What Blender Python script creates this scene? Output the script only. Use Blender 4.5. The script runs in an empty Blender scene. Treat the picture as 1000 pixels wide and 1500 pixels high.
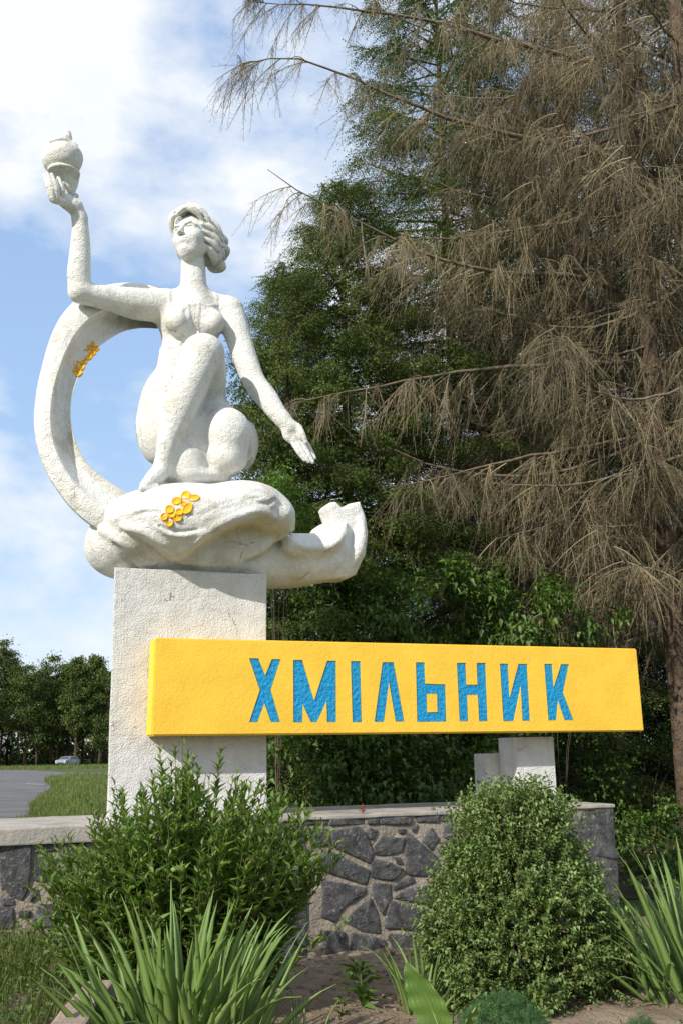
# Blender 4.5 script
import bpy, bmesh, math, random
import numpy as np
from mathutils import Vector, Matrix
from mathutils.bvhtree import BVHTree
from mathutils.geometry import tessellate_polygon
SC = bpy.context.scene
COL = SC.collection
R = math.radians
rng = np.random.default_rng(7)
random.seed(7)

# ------------------------------------------------------------------ camera
EYE = 1.6
PITCH, ROLL, FPX = 13.2, -1.0, 1500.0
cam_d = bpy.data.cameras.new('camera'); cam = bpy.data.objects.new('camera', cam_d); COL.objects.link(cam)
cam_d.sensor_fit = 'VERTICAL'; cam_d.sensor_height = 24; cam_d.lens = 24*FPX/1500
cam_d.clip_start = 0.05; cam_d.clip_end = 4000
CM = Matrix.Translation((0, 0, EYE)) @ Matrix.Rotation(R(90+PITCH), 4, 'X') @ Matrix.Rotation(R(ROLL), 4, 'Z')
cam.matrix_world = CM; SC.camera = cam
# ------------------------------------------------------------------ sun and sky
SUN_EL = 33.0
SX, SY = -0.62, -0.785           # horizontal direction towards the sun
sl = bpy.data.lights.new('sun', 'SUN'); sl.energy = 4.9; sl.angle = R(0.55); sl.color = (1.0, 0.93, 0.82)
so = bpy.data.objects.new('sun', sl); COL.objects.link(so)
sd = Vector((SX*math.cos(R(SUN_EL)), SY*math.cos(R(SUN_EL)), math.sin(R(SUN_EL)))).normalized()
so.rotation_euler = sd.to_track_quat('Z', 'Y').to_euler(); so.location = (-20, -20, 20)
world = bpy.data.worlds.new("World"); SC.world = world; world.use_nodes = True
nt = world.node_tree; nt.nodes.clear()
def N(t, typ, **kw):
    n = t.nodes.new(typ)
    for k, v in kw.items():
        if isinstance(k, str) and hasattr(n, k): setattr(n, k, v)
    return n
out = N(nt, 'ShaderNodeOutputWorld'); bg = N(nt, 'ShaderNodeBackground'); bg.inputs[1].default_value = 0.12
sky = N(nt, 'ShaderNodeTexSky', sky_type='NISHITA', sun_disc=False)
sky.sun_elevation = R(SUN_EL); sky.sun_rotation = math.atan2(SX, SY); sky.altitude = 200
sky.air_density = 1.0; sky.dust_density = 1.2; sky.ozone_density = 1.3
tc = N(nt, 'ShaderNodeTexCoord'); mp = N(nt, 'ShaderNodeMapping'); mp.inputs['Scale'].default_value = (1.0, 1.0, 1.6)
mp.inputs['Location'].default_value = (0.066, 4.187, 1.36)
no = N(nt, 'ShaderNodeTexNoise'); no.inputs['Scale'].default_value = 3.2; no.inputs['Detail'].default_value = 8; no.inputs['Roughness'].default_value = .56
no.inputs['Distortion'].default_value = .1
rp = N(nt, 'ShaderNodeValToRGB'); rp.color_ramp.elements[0].position = .42; rp.color_ramp.elements[1].position = .58
rp.color_ramp.elements[0].color = (0.10,)*3+(1,)
no2 = N(nt, 'ShaderNodeTexNoise'); no2.inputs['Scale'].default_value = 5; no2.inputs['Detail'].default_value = 6
cr = N(nt, 'ShaderNodeMix', data_type='RGBA'); cr.inputs[6].default_value = (6.6, 7.1, 7.6, 1); cr.inputs[7].default_value = (8.4, 8.45, 8.5, 1)
hs = N(nt, 'ShaderNodeMix', data_type='RGBA', blend_type='MULTIPLY'); hs.inputs[0].default_value = 1; hs.inputs[7].default_value = (1.95, 1.85, 1.7, 1)
mx = N(nt, 'ShaderNodeMix', data_type='RGBA')
L = nt.links.new
L(tc.outputs['Generated'], mp.inputs[0]); L(mp.outputs[0], no.inputs['Vector']); L(mp.outputs[0], no2.inputs['Vector'])
L(no.outputs['Fac'], rp.inputs[0]); L(no2.outputs['Fac'], cr.inputs[0]); L(rp.outputs[0], mx.inputs[0])
sp = N(nt, 'ShaderNodeSeparateXYZ'); er = N(nt, 'ShaderNodeValToRGB'); er.color_ramp.elements[0].position = 0.0; er.color_ramp.elements[0].color = (.48, .60, .70, 1)
er.color_ramp.elements[1].position = .75; er.color_ramp.elements[1].color = (.17, .32, .62, 1); e2 = er.color_ramp.elements.new(.3); e2.color = (.26, .44, .72, 1)
ex = N(nt, 'ShaderNodeMix', data_type='RGBA', blend_type='MULTIPLY'); ex.inputs[0].default_value = 1; ex.inputs[7].default_value = (10, 10, 10, 1); ex.clamp_result = False
ey = N(nt, 'ShaderNodeMix', data_type='RGBA'); ey.inputs[0].default_value = .8; L(tc.outputs['Generated'], sp.inputs[0]); L(sp.outputs['Z'], er.inputs[0]); L(er.outputs[0], ex.inputs[6])
L(sky.outputs[0], hs.inputs[6]); L(hs.outputs[2], ey.inputs[6]); L(ex.outputs[2], ey.inputs[7]); L(ey.outputs[2], mx.inputs[6]); L(cr.outputs[2], mx.inputs[7]); L(mx.outputs[2], bg.inputs[0]); L(bg.outputs[0], out.inputs[0])
SC.view_settings.view_transform = 'Standard'; SC.view_settings.look = 'None'
SC.view_settings.exposure = 0.12; SC.view_settings.gamma = 1; SC.view_settings.use_curve_mapping = False
SC.cycles.max_bounces = 6; SC.cycles.diffuse_bounces = 3; SC.cycles.transmission_bounces = 3; SC.cycles.transparent_max_bounces = 4

# ------------------------------------------------------------------ measuring helpers: pixel of the photo -> point of the place
CR = CM.to_3x3(); CR_ = np.array(CR); CO = np.array((0, 0, EYE))
def ray(px, py):
    d = CR_ @ np.array((px-500.0, 750.0-py, -FPX)); return d/np.linalg.norm(d)
def PY(px, py, y):
    d = ray(px, py); return CO + d*(y/d[1])
def PZ(px, py, z):
    d = ray(px, py); return CO + d*((z-EYE)/d[2])
MA = R(21.0)                                             # the monument is turned 21 degrees to the picture plane
_o = PY(163, 1000, 9.0)
MO = np.array((_o[0], _o[1], 0.0))
MU = np.array((math.cos(MA), math.sin(MA), 0)); MV = np.array((-math.sin(MA), math.cos(MA), 0)); MZ = np.array((0, 0, 1.0))
def PV(px, py, v):                                       # pixel -> monument frame (u, v, z) on the plane v
    d = ray(px, py); t = (v - (CO-MO) @ MV)/(d @ MV); w = CO + d*t - MO
    return np.array((w @ MU, v, w[2]))
def TOW(p): return MO + MU*p[0] + MV*p[1] + MZ*p[2]
M_MON = Matrix.Translation(MO) @ Matrix.Rotation(MA, 4, 'Z')
PXM = 1500/9.0
def ground_z(x, y):
    x = np.asarray(x, float); y = np.asarray(y, float)
    t = np.clip((x+2.6)/1.6, 0, 1); t = t*t*(3-2*t)
    z = .25*(1-t) + (-.12)*t
    s = np.clip((y-9.0)/6.0, 0, 1)*np.clip((x+2.6)/1.6, 0, 1)
    return z + s*.35

# ------------------------------------------------------------------ materials
MATS = {}
def mat(name, c1, c2=None, scale=4., rough=.85, bump=0., bscale=40., detail=5, fac=(.35, .65), leaf=False, c3=None, c3scale=.7, c3fac=(.55, .7), rand=0., bdist=.02, spec=.3, bump2=0., b2scale=8., transl=.25, streak=0., crack=0., crackcol=(.12, .10, .08)):
    if name in MATS: return MATS[name]
    m = bpy.data.materials.new(name); MATS[name] = m; m.use_nodes = True; t = m.node_tree; L = t.links.new
    b = t.nodes['Principled BSDF']; b.inputs['Roughness'].default_value = rough; b.inputs['Specular IOR Level'].default_value = spec
    c2 = c2 or c1
    tc = N(t, 'ShaderNodeTexCoord'); co = tc.outputs['Object']
    mx = N(t, 'ShaderNodeMix', data_type='RGBA'); mx.inputs[6].default_value = (*c1, 1); mx.inputs[7].default_value = (*c2, 1)
    no = N(t, 'ShaderNodeTexNoise'); no.inputs['Scale'].default_value = scale; no.inputs['Detail'].default_value = detail
    mr = N(t, 'ShaderNodeMapRange'); mr.inputs[1].default_value = fac[0]; mr.inputs[2].default_value = fac[1]
    L(co, no.inputs['Vector']); L(no.outputs['Fac'], mr.inputs[0]); L(mr.outputs[0], mx.inputs[0]); col = mx.outputs[2]
    if c3:
        n3 = N(t, 'ShaderNodeTexNoise'); n3.inputs['Scale'].default_value = c3scale; n3.inputs['Detail'].default_value = 7; n3.inputs['Roughness'].default_value = .65
        r3 = N(t, 'ShaderNodeMapRange'); r3.inputs[1].default_value = c3fac[0]; r3.inputs[2].default_value = c3fac[1]
        m3 = N(t, 'ShaderNodeMix', data_type='RGBA'); m3.inputs[7].default_value = (*c3, 1)
        L(co, n3.inputs['Vector']); L(n3.outputs['Fac'], r3.inputs[0]); L(r3.outputs[0], m3.inputs[0]); L(col, m3.inputs[6]); col = m3.outputs[2]
    if streak:
        ma = N(t, 'ShaderNodeMapping'); ma.inputs['Scale'].default_value = (11, 11, 1.1); ns = N(t, 'ShaderNodeTexNoise'); ns.inputs['Scale'].default_value = 1.0; ns.inputs['Detail'].default_value = 6; ns.inputs['Roughness'].default_value = .6
        rs = N(t, 'ShaderNodeMapRange'); rs.inputs[1].default_value = .52; rs.inputs[2].default_value = .80; rs.inputs[4].default_value = streak; m4 = N(t, 'ShaderNodeMix', data_type='RGBA'); m4.inputs[7].default_value = (.34, .31, .25, 1)
        L(co, ma.inputs[0]); L(ma.outputs[0], ns.inputs['Vector']); L(ns.outputs['Fac'], rs.inputs[0]); L(rs.outputs[0], m4.inputs[0]); L(col, m4.inputs[6]); col = m4.outputs[2]
    if crack:
        nd = N(t, 'ShaderNodeTexNoise'); nd.inputs['Scale'].default_value = 5; nd.inputs['Detail'].default_value = 4; va = N(t, 'ShaderNodeMix', data_type='RGBA'); va.inputs[0].default_value = .22
        vo = N(t, 'ShaderNodeTexVoronoi', feature='DISTANCE_TO_EDGE'); vo.inputs['Scale'].default_value = 1.7; L(co, nd.inputs['Vector']); L(co, va.inputs[6]); L(nd.outputs['Color'], va.inputs[7]); L(va.outputs[2], vo.inputs['Vector'])
        rc = N(t, 'ShaderNodeMapRange'); rc.inputs[1].default_value = 0.0; rc.inputs[2].default_value = .008; rc.inputs[3].default_value = 1; rc.inputs[4].default_value = 0
        nm = N(t, 'ShaderNodeTexNoise'); nm.inputs['Scale'].default_value = 1.9; rm = N(t, 'ShaderNodeMapRange'); rm.inputs[1].default_value = .52; rm.inputs[2].default_value = .62; rm.inputs[4].default_value = crack; L(co, nm.inputs['Vector']); L(nm.outputs['Fac'], rm.inputs[0])
        mu = N(t, 'ShaderNodeMath', operation='MULTIPLY'); L(vo.outputs['Distance'], rc.inputs[0]); L(rc.outputs[0], mu.inputs[0]); L(rm.outputs[0], mu.inputs[1]); m5 = N(t, 'ShaderNodeMix', data_type='RGBA'); m5.inputs[7].default_value = (*crackcol, 1); L(mu.outputs[0], m5.inputs[0]); L(col, m5.inputs[6]); col = m5.outputs[2]
    if rand:
        ge = N(t, 'ShaderNodeNewGeometry'); hv = N(t, 'ShaderNodeHueSaturation')
        r1 = N(t, 'ShaderNodeMapRange'); r1.inputs[3].default_value = 1-rand; r1.inputs[4].default_value = 1+rand
        L(ge.outputs['Random Per Island'], r1.inputs[0]); L(r1.outputs[0], hv.inputs['Value']); L(col, hv.inputs['Color']); col = hv.outputs[0]
        r2 = N(t, 'ShaderNodeMapRange'); r2.inputs[3].default_value = .485; r2.inputs[4].default_value = .512
        fr = N(t, 'ShaderNodeMath', operation='FRACT'); ml = N(t, 'ShaderNodeMath', operation='MULTIPLY'); ml.inputs[1].default_value = 17.3
        L(ge.outputs['Random Per Island'], ml.inputs[0]); L(ml.outputs[0], fr.inputs[0]); L(fr.outputs[0], r2.inputs[0]); L(r2.outputs[0], hv.inputs['Hue'])
    L(col, b.inputs['Base Color'])
    if bump or bump2:
        prev = None
        for st, sc, dt in ((bump2, b2scale, 3), (bump, bscale, 6)):
            if not st: continue
            bn = N(t, 'ShaderNodeTexNoise'); bn.inputs['Scale'].default_value = sc; bn.inputs['Detail'].default_value = dt; bn.inputs['Roughness'].default_value = .6
            bp = N(t, 'ShaderNodeBump'); bp.inputs['Strength'].default_value = st; bp.inputs['Distance'].default_value = bdist if sc > 15 else bdist*3
            L(co, bn.inputs['Vector']); L(bn.outputs['Fac'], bp.inputs['Height'])
            if prev: L(prev, bp.inputs['Normal'])
            prev = bp.outputs[0]
        L(prev, b.inputs['Normal'])
    if leaf:
        tr = N(t, 'ShaderNodeBsdfTranslucent'); ms = N(t, 'ShaderNodeMixShader'); ms.inputs[0].default_value = transl
        hv2 = N(t, 'ShaderNodeMix', data_type='RGBA', blend_type='MULTIPLY'); hv2.inputs[0].default_value = 1; hv2.inputs[7].default_value = (1.5, 1.7, .7, 1)
        L(col, hv2.inputs[6]); L(hv2.outputs[2], tr.inputs['Color'])
        o = t.nodes['Material Output']; L(b.outputs[0], ms.inputs[1]); L(tr.outputs[0], ms.inputs[2]); L(ms.outputs[0], o.inputs[0])
    return m

# ------------------------------------------------------------------ object helpers
def mesh_np(name, V, F, smooth=False):
    """F: (n,k) int array or list of such arrays"""
    V = np.asarray(V, np.float32).reshape(-1, 3)
    Fs = F if isinstance(F, list) else [F]
    Fs = [np.asarray(f, np.int32) for f in Fs if len(f)]
    me = bpy.data.meshes.new(name)
    me.vertices.add(len(V)); me.vertices.foreach_set('co', V.ravel())
    nl = sum(f.size for f in Fs); npol = sum(len(f) for f in Fs)
    me.loops.add(nl); me.loops.foreach_set('vertex_index', np.concatenate([f.ravel() for f in Fs]))
    me.polygons.add(npol)
    tot = np.concatenate([np.full(len(f), f.shape[1], np.int32) for f in Fs]); st = np.concatenate([[0], np.cumsum(tot)[:-1]]).astype(np.int32)
    me.polygons.foreach_set('loop_start', st)
    me.update(calc_edges=True); me.validate()
    if smooth: me.polygons.foreach_set('use_smooth', np.ones(len(me.polygons), bool))
    return me
def tag(o, label=None, cat=None, group=None, kind=None):
    if label: o['label'] = label
    if cat: o['category'] = cat
    if group: o['group'] = group
    if kind: o['kind'] = kind
    return o
def obj(name, me, m=None, parent=None, kind=None):
    o = bpy.data.objects.new(name, me); COL.objects.link(o)
    if m is not None and len(me.materials) == 0: me.materials.append(m)
    if parent is not None: o.parent = parent
    if kind: o['kind'] = kind
    return o
def empty(name, loc=(0, 0, 0), rz=0., mw=None):
    o = bpy.data.objects.new(name, None); COL.objects.link(o); o.empty_display_size = .2
    if mw is not None: o.matrix_world = mw
    else: o.location = loc; o.rotation_euler = (0, 0, rz)
    return o
def copy_tree(o, parent=None):
    c = o.copy(); COL.objects.link(c); c.parent = parent
    for ch in list(o.children): copy_tree(ch, c)
    return c
def bm_mesh(name, bm, smooth=False):
    me = bpy.data.meshes.new(name); bmesh.ops.recalc_face_normals(bm, faces=bm.faces); bm.to_mesh(me); bm.free()
    if smooth:
        for p in me.polygons: p.use_smooth = True
    return me
def bx(bm, a, b, bev=0.):
    """box from corner a to corner b"""
    g = bmesh.ops.create_cube(bm, size=1.0); vs = g['verts']
    for v in vs: v.co = Vector([(a[i]+b[i])/2 + v.co[i]*(b[i]-a[i]) for i in range(3)])
    if bev:
        es = list({e for v in vs for e in v.link_edges}); bmesh.ops.bevel(bm, geom=es, offset=bev, segments=2, affect='EDGES', profile=.6)
def prism(bm, rings, fn0, fn1):
    """closed outline (first ring) with holes; fn0/fn1 map a 2-D point to front/back"""
    flat = [p for r in rings for p in r]
    tri = tessellate_polygon([[Vector((p[0], p[1], 0)) for p in r] for r in rings])
    f = [bm.verts.new(fn0(p)) for p in flat]; b = [bm.verts.new(fn1(p)) for p in flat]
    for t in tri:
        try: bm.faces.new([f[i] for i in t]); bm.faces.new([b[i] for i in reversed(t)])
        except ValueError: pass
    k = 0
    for r in rings:
        n = len(r)
        for i in range(n):
            j = (i+1) % n; bm.faces.new((f[k+i], b[k+i], b[k+j], f[k+j]))
        k += n
def tube_np(P, rad, n=6, cap=True):
    """swept tube along the points P with radii rad -> V, quads, tris"""
    P = np.asarray(P, float); k = len(P); rad = np.broadcast_to(np.asarray(rad, float), (k,))
    T = np.gradient(P, axis=0); T /= np.linalg.norm(T, axis=1)[:, None]+1e-9
    ref = np.array((0, 0, 1.)) if abs(T[0][2]) < .9 else np.array((1., 0, 0))
    A = np.cross(T, ref); A /= np.linalg.norm(A, axis=1)[:, None]+1e-9; B = np.cross(T, A)
    a = np.arange(n)*2*np.pi/n
    V = P[:, None]+rad[:, None, None]*(np.cos(a)[None, :, None]*A[:, None]+np.sin(a)[None, :, None]*B[:, None])
    i = np.arange(k-1)[:, None]*n; j = np.arange(n)[None]; j2 = (j+1) % n
    Q = np.stack([i+j, i+j2, i+n+j2, i+n+j], -1).reshape(-1, 4)
    V = V.reshape(-1, 3)
    T3 = np.zeros((0, 3), int)
    if cap:
        V = np.vstack([V, P[0], P[-1]]); c0 = k*n; jj = np.arange(n)
        T3 = np.vstack([np.stack([(jj+1) % n, jj, np.full(n, c0)], -1), np.stack([(k-1)*n+jj, (k-1)*n+(jj+1) % n, np.full(n, c0+1)], -1)])
    return V, Q, T3
class MB:
    """collects vertices and faces of many little pieces"""
    def __init__(s): s.V = []; s.F = {3: [], 4: []}; s.n = 0
    def add(s, V, *Fs):
        V = np.asarray(V, float).reshape(-1, 3)
        for F in Fs:
            F = np.asarray(F, int)
            if len(F): s.F[F.shape[1]].append(F+s.n)
        s.V.append(V); s.n += len(V)
    def tube(s, P, rad, n=6, cap=True): s.add(*tube_np(P, rad, n, cap))
    def mesh(s, name, smooth=False):
        return mesh_np(name, np.vstack(s.V), [np.vstack(f) for f in s.F.values() if f], smooth)
def inst(tV, tF, Mx, T):
    """template (n,3) placed by many 3x3 matrices Mx (m,3,3) and offsets T (m,3)"""
    m = len(T); V = np.einsum('mij,nj->mni', Mx, tV)+T[:, None]
    F = (np.asarray(tF)[None]+(np.arange(m)*len(tV))[:, None, None]).reshape(-1, np.asarray(tF).shape[1])
    return V.reshape(-1, 3), F
def frames(D, roll=None, up=(0, 0, 1.)):
    """matrices whose Y axis is D, Z axis as near up as can be"""
    D = D/(np.linalg.norm(D, axis=1)[:, None]+1e-9); U = np.broadcast_to(np.array(up, float), D.shape)+rng.normal(0, 1e-3, D.shape)
    X = np.cross(D, U); X /= np.linalg.norm(X, axis=1)[:, None]+1e-9; Z = np.cross(X, D)
    if roll is not None:
        c, s = np.cos(roll)[:, None], np.sin(roll)[:, None]; X, Z = X*c+Z*s, Z*c-X*s
    return np.stack([X, D, Z], -1)

# ------------------------------------------------------------------ solid modelling with distance fields
def smooth_interp(t1, t0, y):
    y = np.asarray(y, float); i = np.clip(t1.astype(int), 0, len(y)-2); u = t1-i
    g = lambda j: y[np.clip(j, 0, len(y)-1)]
    a, b, c_, d = g(i-1), g(i), g(i+1), g(i+2)
    return .5*((2*b)+(-a+c_)*u+(2*a-5*b+4*c_-d)*u*u+(-a+3*b-3*c_+d)*u**3)
class Field:
    def __init__(s, lo, hi, h):
        s.lo = np.array(lo, float); s.h = h; s.n = np.maximum(2, np.ceil((np.array(hi)-s.lo)/h).astype(int)+1)
        s.D = np.full(s.n, 9., np.float32)
    def block(s, lo, hi):
        a = np.clip(np.floor((lo-s.lo)/s.h).astype(int), 0, s.n); b = np.clip(np.ceil((hi-s.lo)/s.h).astype(int)+1, 0, s.n)
        if np.any(b <= a): return None
        sl_ = tuple(slice(a[i], b[i]) for i in range(3))
        g = [(s.lo[i]+s.h*np.arange(a[i], b[i])).astype(np.float32) for i in range(3)]
        return sl_, g[0][:, None, None], g[1][None, :, None], g[2][None, None, :]
    def op(s, d, sl_, k, sub):
        A = s.D[sl_]
        if sub: B = -d; h = np.maximum(k-np.abs(A-B), 0)/k; s.D[sl_] = np.maximum(A, B)+h*h*k*.25
        else: h = np.maximum(k-np.abs(A-d), 0)/k; s.D[sl_] = np.minimum(A, d)-h*h*k*.25
    def cap(s, a, b, ra, rb=None, k=.05, sub=False):
        rb = ra if rb is None else rb; a = np.array(a, float); b = np.array(b, float); m = max(ra, rb)+k+3*s.h
        bl = s.block(np.minimum(a, b)-m, np.maximum(a, b)+m)
        if bl is None: return
        sl_, X, Y, Z = bl; ba = b-a; L2 = float(ba@ba)+1e-12
        t = np.clip(((X-a[0])*ba[0]+(Y-a[1])*ba[1]+(Z-a[2])*ba[2])/L2, 0, 1)
        d = np.sqrt((X-a[0]-t*ba[0])**2+(Y-a[1]-t*ba[1])**2+(Z-a[2]-t*ba[2])**2)-(ra+(rb-ra)*t)
        s.op(d, sl_, k, sub)
    def ell(s, c, r, k=.05, rot=None, sub=False):
        c = np.array(c, float); r = np.array(r, float); m = max(r)+k+3*s.h if rot is not None else r+k+3*s.h
        bl = s.block(c-m, c+m)
        if bl is None: return
        sl_, X, Y, Z = bl; X = X-c[0]; Y = Y-c[1]; Z = Z-c[2]
        if rot is not None:
            q = np.array(rot); X, Y, Z = (q[0, 0]*X+q[1, 0]*Y+q[2, 0]*Z, q[0, 1]*X+q[1, 1]*Y+q[2, 1]*Z, q[0, 2]*X+q[1, 2]*Y+q[2, 2]*Z)
        k0 = np.sqrt((X/r[0])**2+(Y/r[1])**2+(Z/r[2])**2); k1 = np.sqrt((X/r[0]**2)**2+(Y/r[1]**2)**2+(Z/r[2]**2)**2)+1e-6
        s.op(k0*(k0-1)/k1, sl_, k, sub)
    def path(s, P, rad, k=.05, sub=False):
        P = np.array(P, float); rad = np.array(np.broadcast_to(np.asarray(rad, float), (len(P),)))
        if len(P) > 2:
            t0 = np.arange(len(P)); t1 = np.linspace(0, len(P)-1, (len(P)-1)*4+1)
            P = np.stack([smooth_interp(t1, t0, P[:, i]) for i in range(3)], 1); rad = np.maximum(smooth_interp(t1, t0, rad), .002)
        m = rad.max()+k+3*s.h; bl = s.block(P.min(0)-m, P.max(0)+m)
        if bl is None: return
        sl_, X, Y, Z = bl; d = None
        for a, b, ra, rb in zip(P[:-1], P[1:], rad[:-1], rad[1:]):
            ba = b-a; L2 = float(ba@ba)+1e-12; t = np.clip(((X-a[0])*ba[0]+(Y-a[1])*ba[1]+(Z-a[2])*ba[2])/L2, 0, 1)
            q = np.sqrt((X-a[0]-t*ba[0])**2+(Y-a[1]-t*ba[1])**2+(Z-a[2]-t*ba[2])**2)-(ra+(rb-ra)*t); d = q if d is None else np.minimum(d, q)
        s.op(d, sl_, k, sub)
    def boxp(s, lo, hi, k=.03, sub=False):
        lo = np.array(lo, float); hi = np.array(hi, float); bl = s.block(lo-k-3*s.h, hi+k+3*s.h)
        if bl is None: return
        sl_, X, Y, Z = bl; c = (lo+hi)/2; e = (hi-lo)/2
        d = np.maximum(np.maximum(np.abs(X-c[0])-e[0], np.abs(Y-c[1])-e[1]), np.abs(Z-c[2])-e[2]); s.op(d, sl_, k, sub)
    def poly(s, pts, v0, v1, k=.05, rnd=.04, sub=False):
        """outline in the (u, z) plane pulled out from v0 to v1, edges rounded"""
        P = np.array(pts, float); m = k+rnd+3*s.h
        bl = s.block(np.array((P[:, 0].min()-m, v0-m, P[:, 1].min()-m)), np.array((P[:, 0].max()+m, v1+m, P[:, 1].max()+m)))
        sl_, X, Y, Z = bl; d = None; inside = np.zeros(np.broadcast(X, Z).shape, bool)
        for i in range(len(P)):
            a, b = P[i], P[(i+1) % len(P)]; e = b-a; t = np.clip(((X-a[0])*e[0]+(Z-a[1])*e[1])/(e@e), 0, 1)
            q = (X-a[0]-t*e[0])**2+(Z-a[1]-t*e[1])**2; d = q if d is None else np.minimum(d, q)
            c = ((a[1] > Z) != (b[1] > Z)); c = c & (X < (b[0]-a[0])*(Z-a[1])/(b[1]-a[1]+1e-12)+a[0]); inside ^= c
        d = np.sqrt(d); d = np.where(inside, -d, d)+rnd; w = np.abs(Y-(v0+v1)/2)-(v1-v0)/2+rnd
        dd = np.minimum(np.maximum(d, w), 0)+np.sqrt(np.maximum(d, 0)**2+np.maximum(w, 0)**2)-rnd
        s.op(dd, sl_, k, sub)
    def surface(s):
        """naive surface nets"""
        D = s.D; D = D.copy(); D[0] = D[-1] = 9; D[:, 0] = D[:, -1] = 9; D[:, :, 0] = D[:, :, -1] = 9
        S = D < 0; nx, ny, nz = D.shape
        cnt = np.zeros((nx-1, ny-1, nz-1), np.int8)
        for i in (0, 1):
            for j in (0, 1):
                for k in (0, 1): cnt += S[i:nx-1+i, j:ny-1+j, k:nz-1+k]
        act = (cnt > 0) & (cnt < 8); I = np.argwhere(act); idx = np.full(act.shape, -1, np.int32); idx[act] = np.arange(len(I))
        acc = np.zeros((len(I), 3)); w = np.zeros(len(I))
        C = [(i, j, k) for i in (0, 1) for j in (0, 1) for k in (0, 1)]
        val = {c: D[I[:, 0]+c[0], I[:, 1]+c[1], I[:, 2]+c[2]] for c in C}
        for c in C:
            for ax in range(3):
                if c[ax] == 0:
                    e = list(c); e[ax] = 1; e = tuple(e); a, b = val[c], val[e]; m = (a < 0) != (b < 0)
                    t = np.where(m, a/(a-b+1e-12), 0)
                    p = np.array(c, float)[None]+np.zeros((len(I), 3)); p[:, ax] += t
                    acc[m] += p[m]; w[m] += 1
        V = s.lo+s.h*(I+acc/w[:, None])
        F = []
        for ax in range(3):
            sl0 = [slice(None)]*3; sl1 = [slice(None)]*3; sl0[ax] = slice(0, -1); sl1[ax] = slice(1, None)
            X = S[tuple(sl0)] != S[tuple(sl1)]; E = np.argwhere(X); o1, o2 = [(1, 2), (2, 0), (0, 1)][ax]
            ok = (E[:, o1] > 0) & (E[:, o2] > 0) & (E[:, o1] < D.shape[o1]-1) & (E[:, o2] < D.shape[o2]-1); E = E[ok]
            def at(d1, d2):
                q = E.copy(); q[:, o1] -= d1; q[:, o2] -= d2; return idx[q[:, 0], q[:, 1], q[:, 2]]
            q = np.stack([at(1, 1), at(0, 1), at(0, 0), at(1, 0)], -1)
            ins = S[E[:, 0], E[:, 1], E[:, 2]]; q[~ins] = q[~ins][:, ::-1]; F.append(q)
        F = np.vstack(F); F = F[(F >= 0).all(1)]
        return V, F
# ================================================================== THE MONUMENT
plaster = mat('white_plaster', (.80, .80, .775), (.73, .72, .68), streak=.32, crack=.7, scale=5, rough=.9, bump=.85, bscale=70, bump2=.4, b2scale=13, c3=(.47, .43, .33), c3scale=2.6, c3fac=(.53, .76), bdist=.02)
pillar_m = mat('rough_white_render', streak=.25, crack=.8, c1=(.75, .75, .74), c2=(.65, .65, .63), scale=6, rough=.95, bump=1., bscale=70, bump2=.45, b2scale=9, c3=(.40, .38, .33), c3scale=1.8, c3fac=(.60, .85), bdist=.022)
yellow_m = mat('yellow_paint', (.90, .57, .06), (.84, .515, .05), crack=.25, crackcol=(.50, .33, .10), scale=3, rough=.62, bump=.3, bscale=40, bump2=.12, b2scale=6, bdist=.014, c3=(.70, .45, .12), c3scale=4.5, c3fac=(.62, .90))
blue_m = mat('blue_paint', (.010, .32, .63), (.008, .27, .56), scale=20, rough=.6, bump=1., bscale=30, bdist=.03)
rim_m = mat('pale_edge_paint', (.75, .62, .25), rough=.8)
petal_m = mat('yellow_enamel', (.85, .50, .02), (.74, .36, .02), scale=18, rough=.75, bump=.5, bscale=60)

# pillar -----------------------------------------------------------
PD_ = .90
pl = PV(163, 1000, 0)[0]; plb = PV(170, 1000, PD_)[0]; pr = PV(391, 1000, 0)[0]; ptop = PV(280, 836, 0)[2]
WALLTOP = 1.07
TOP_ = empty('monument_pillar', mw=M_MON)
tag(TOP_, 'rough white rendered square pillar carrying the statue', 'pillar')
REL_ = .30
bm = bmesh.new(); bx(bm, (pl, 0, WALLTOP-.02), (pr, PD_, ptop), .012)
for v in bm.verts:
    if v.co.y > PD_*.5: v.co.x = pr+(v.co.x-pr)*(pr-plb)/(pr-pl)
bmesh.ops.subdivide_edges(bm, edges=[e for e in bm.edges if e.calc_length() > .5], cuts=14, use_grid_fill=True)
for v in bm.verts:
    from mathutils import noise as mnoise
    v.co += Vector((1, 1, 1))*0.0 + mnoise.noise_vector(v.co*3.1)*.006
obj('shaft', bm_mesh('shaft', bm), pillar_m, TOP_)

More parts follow.
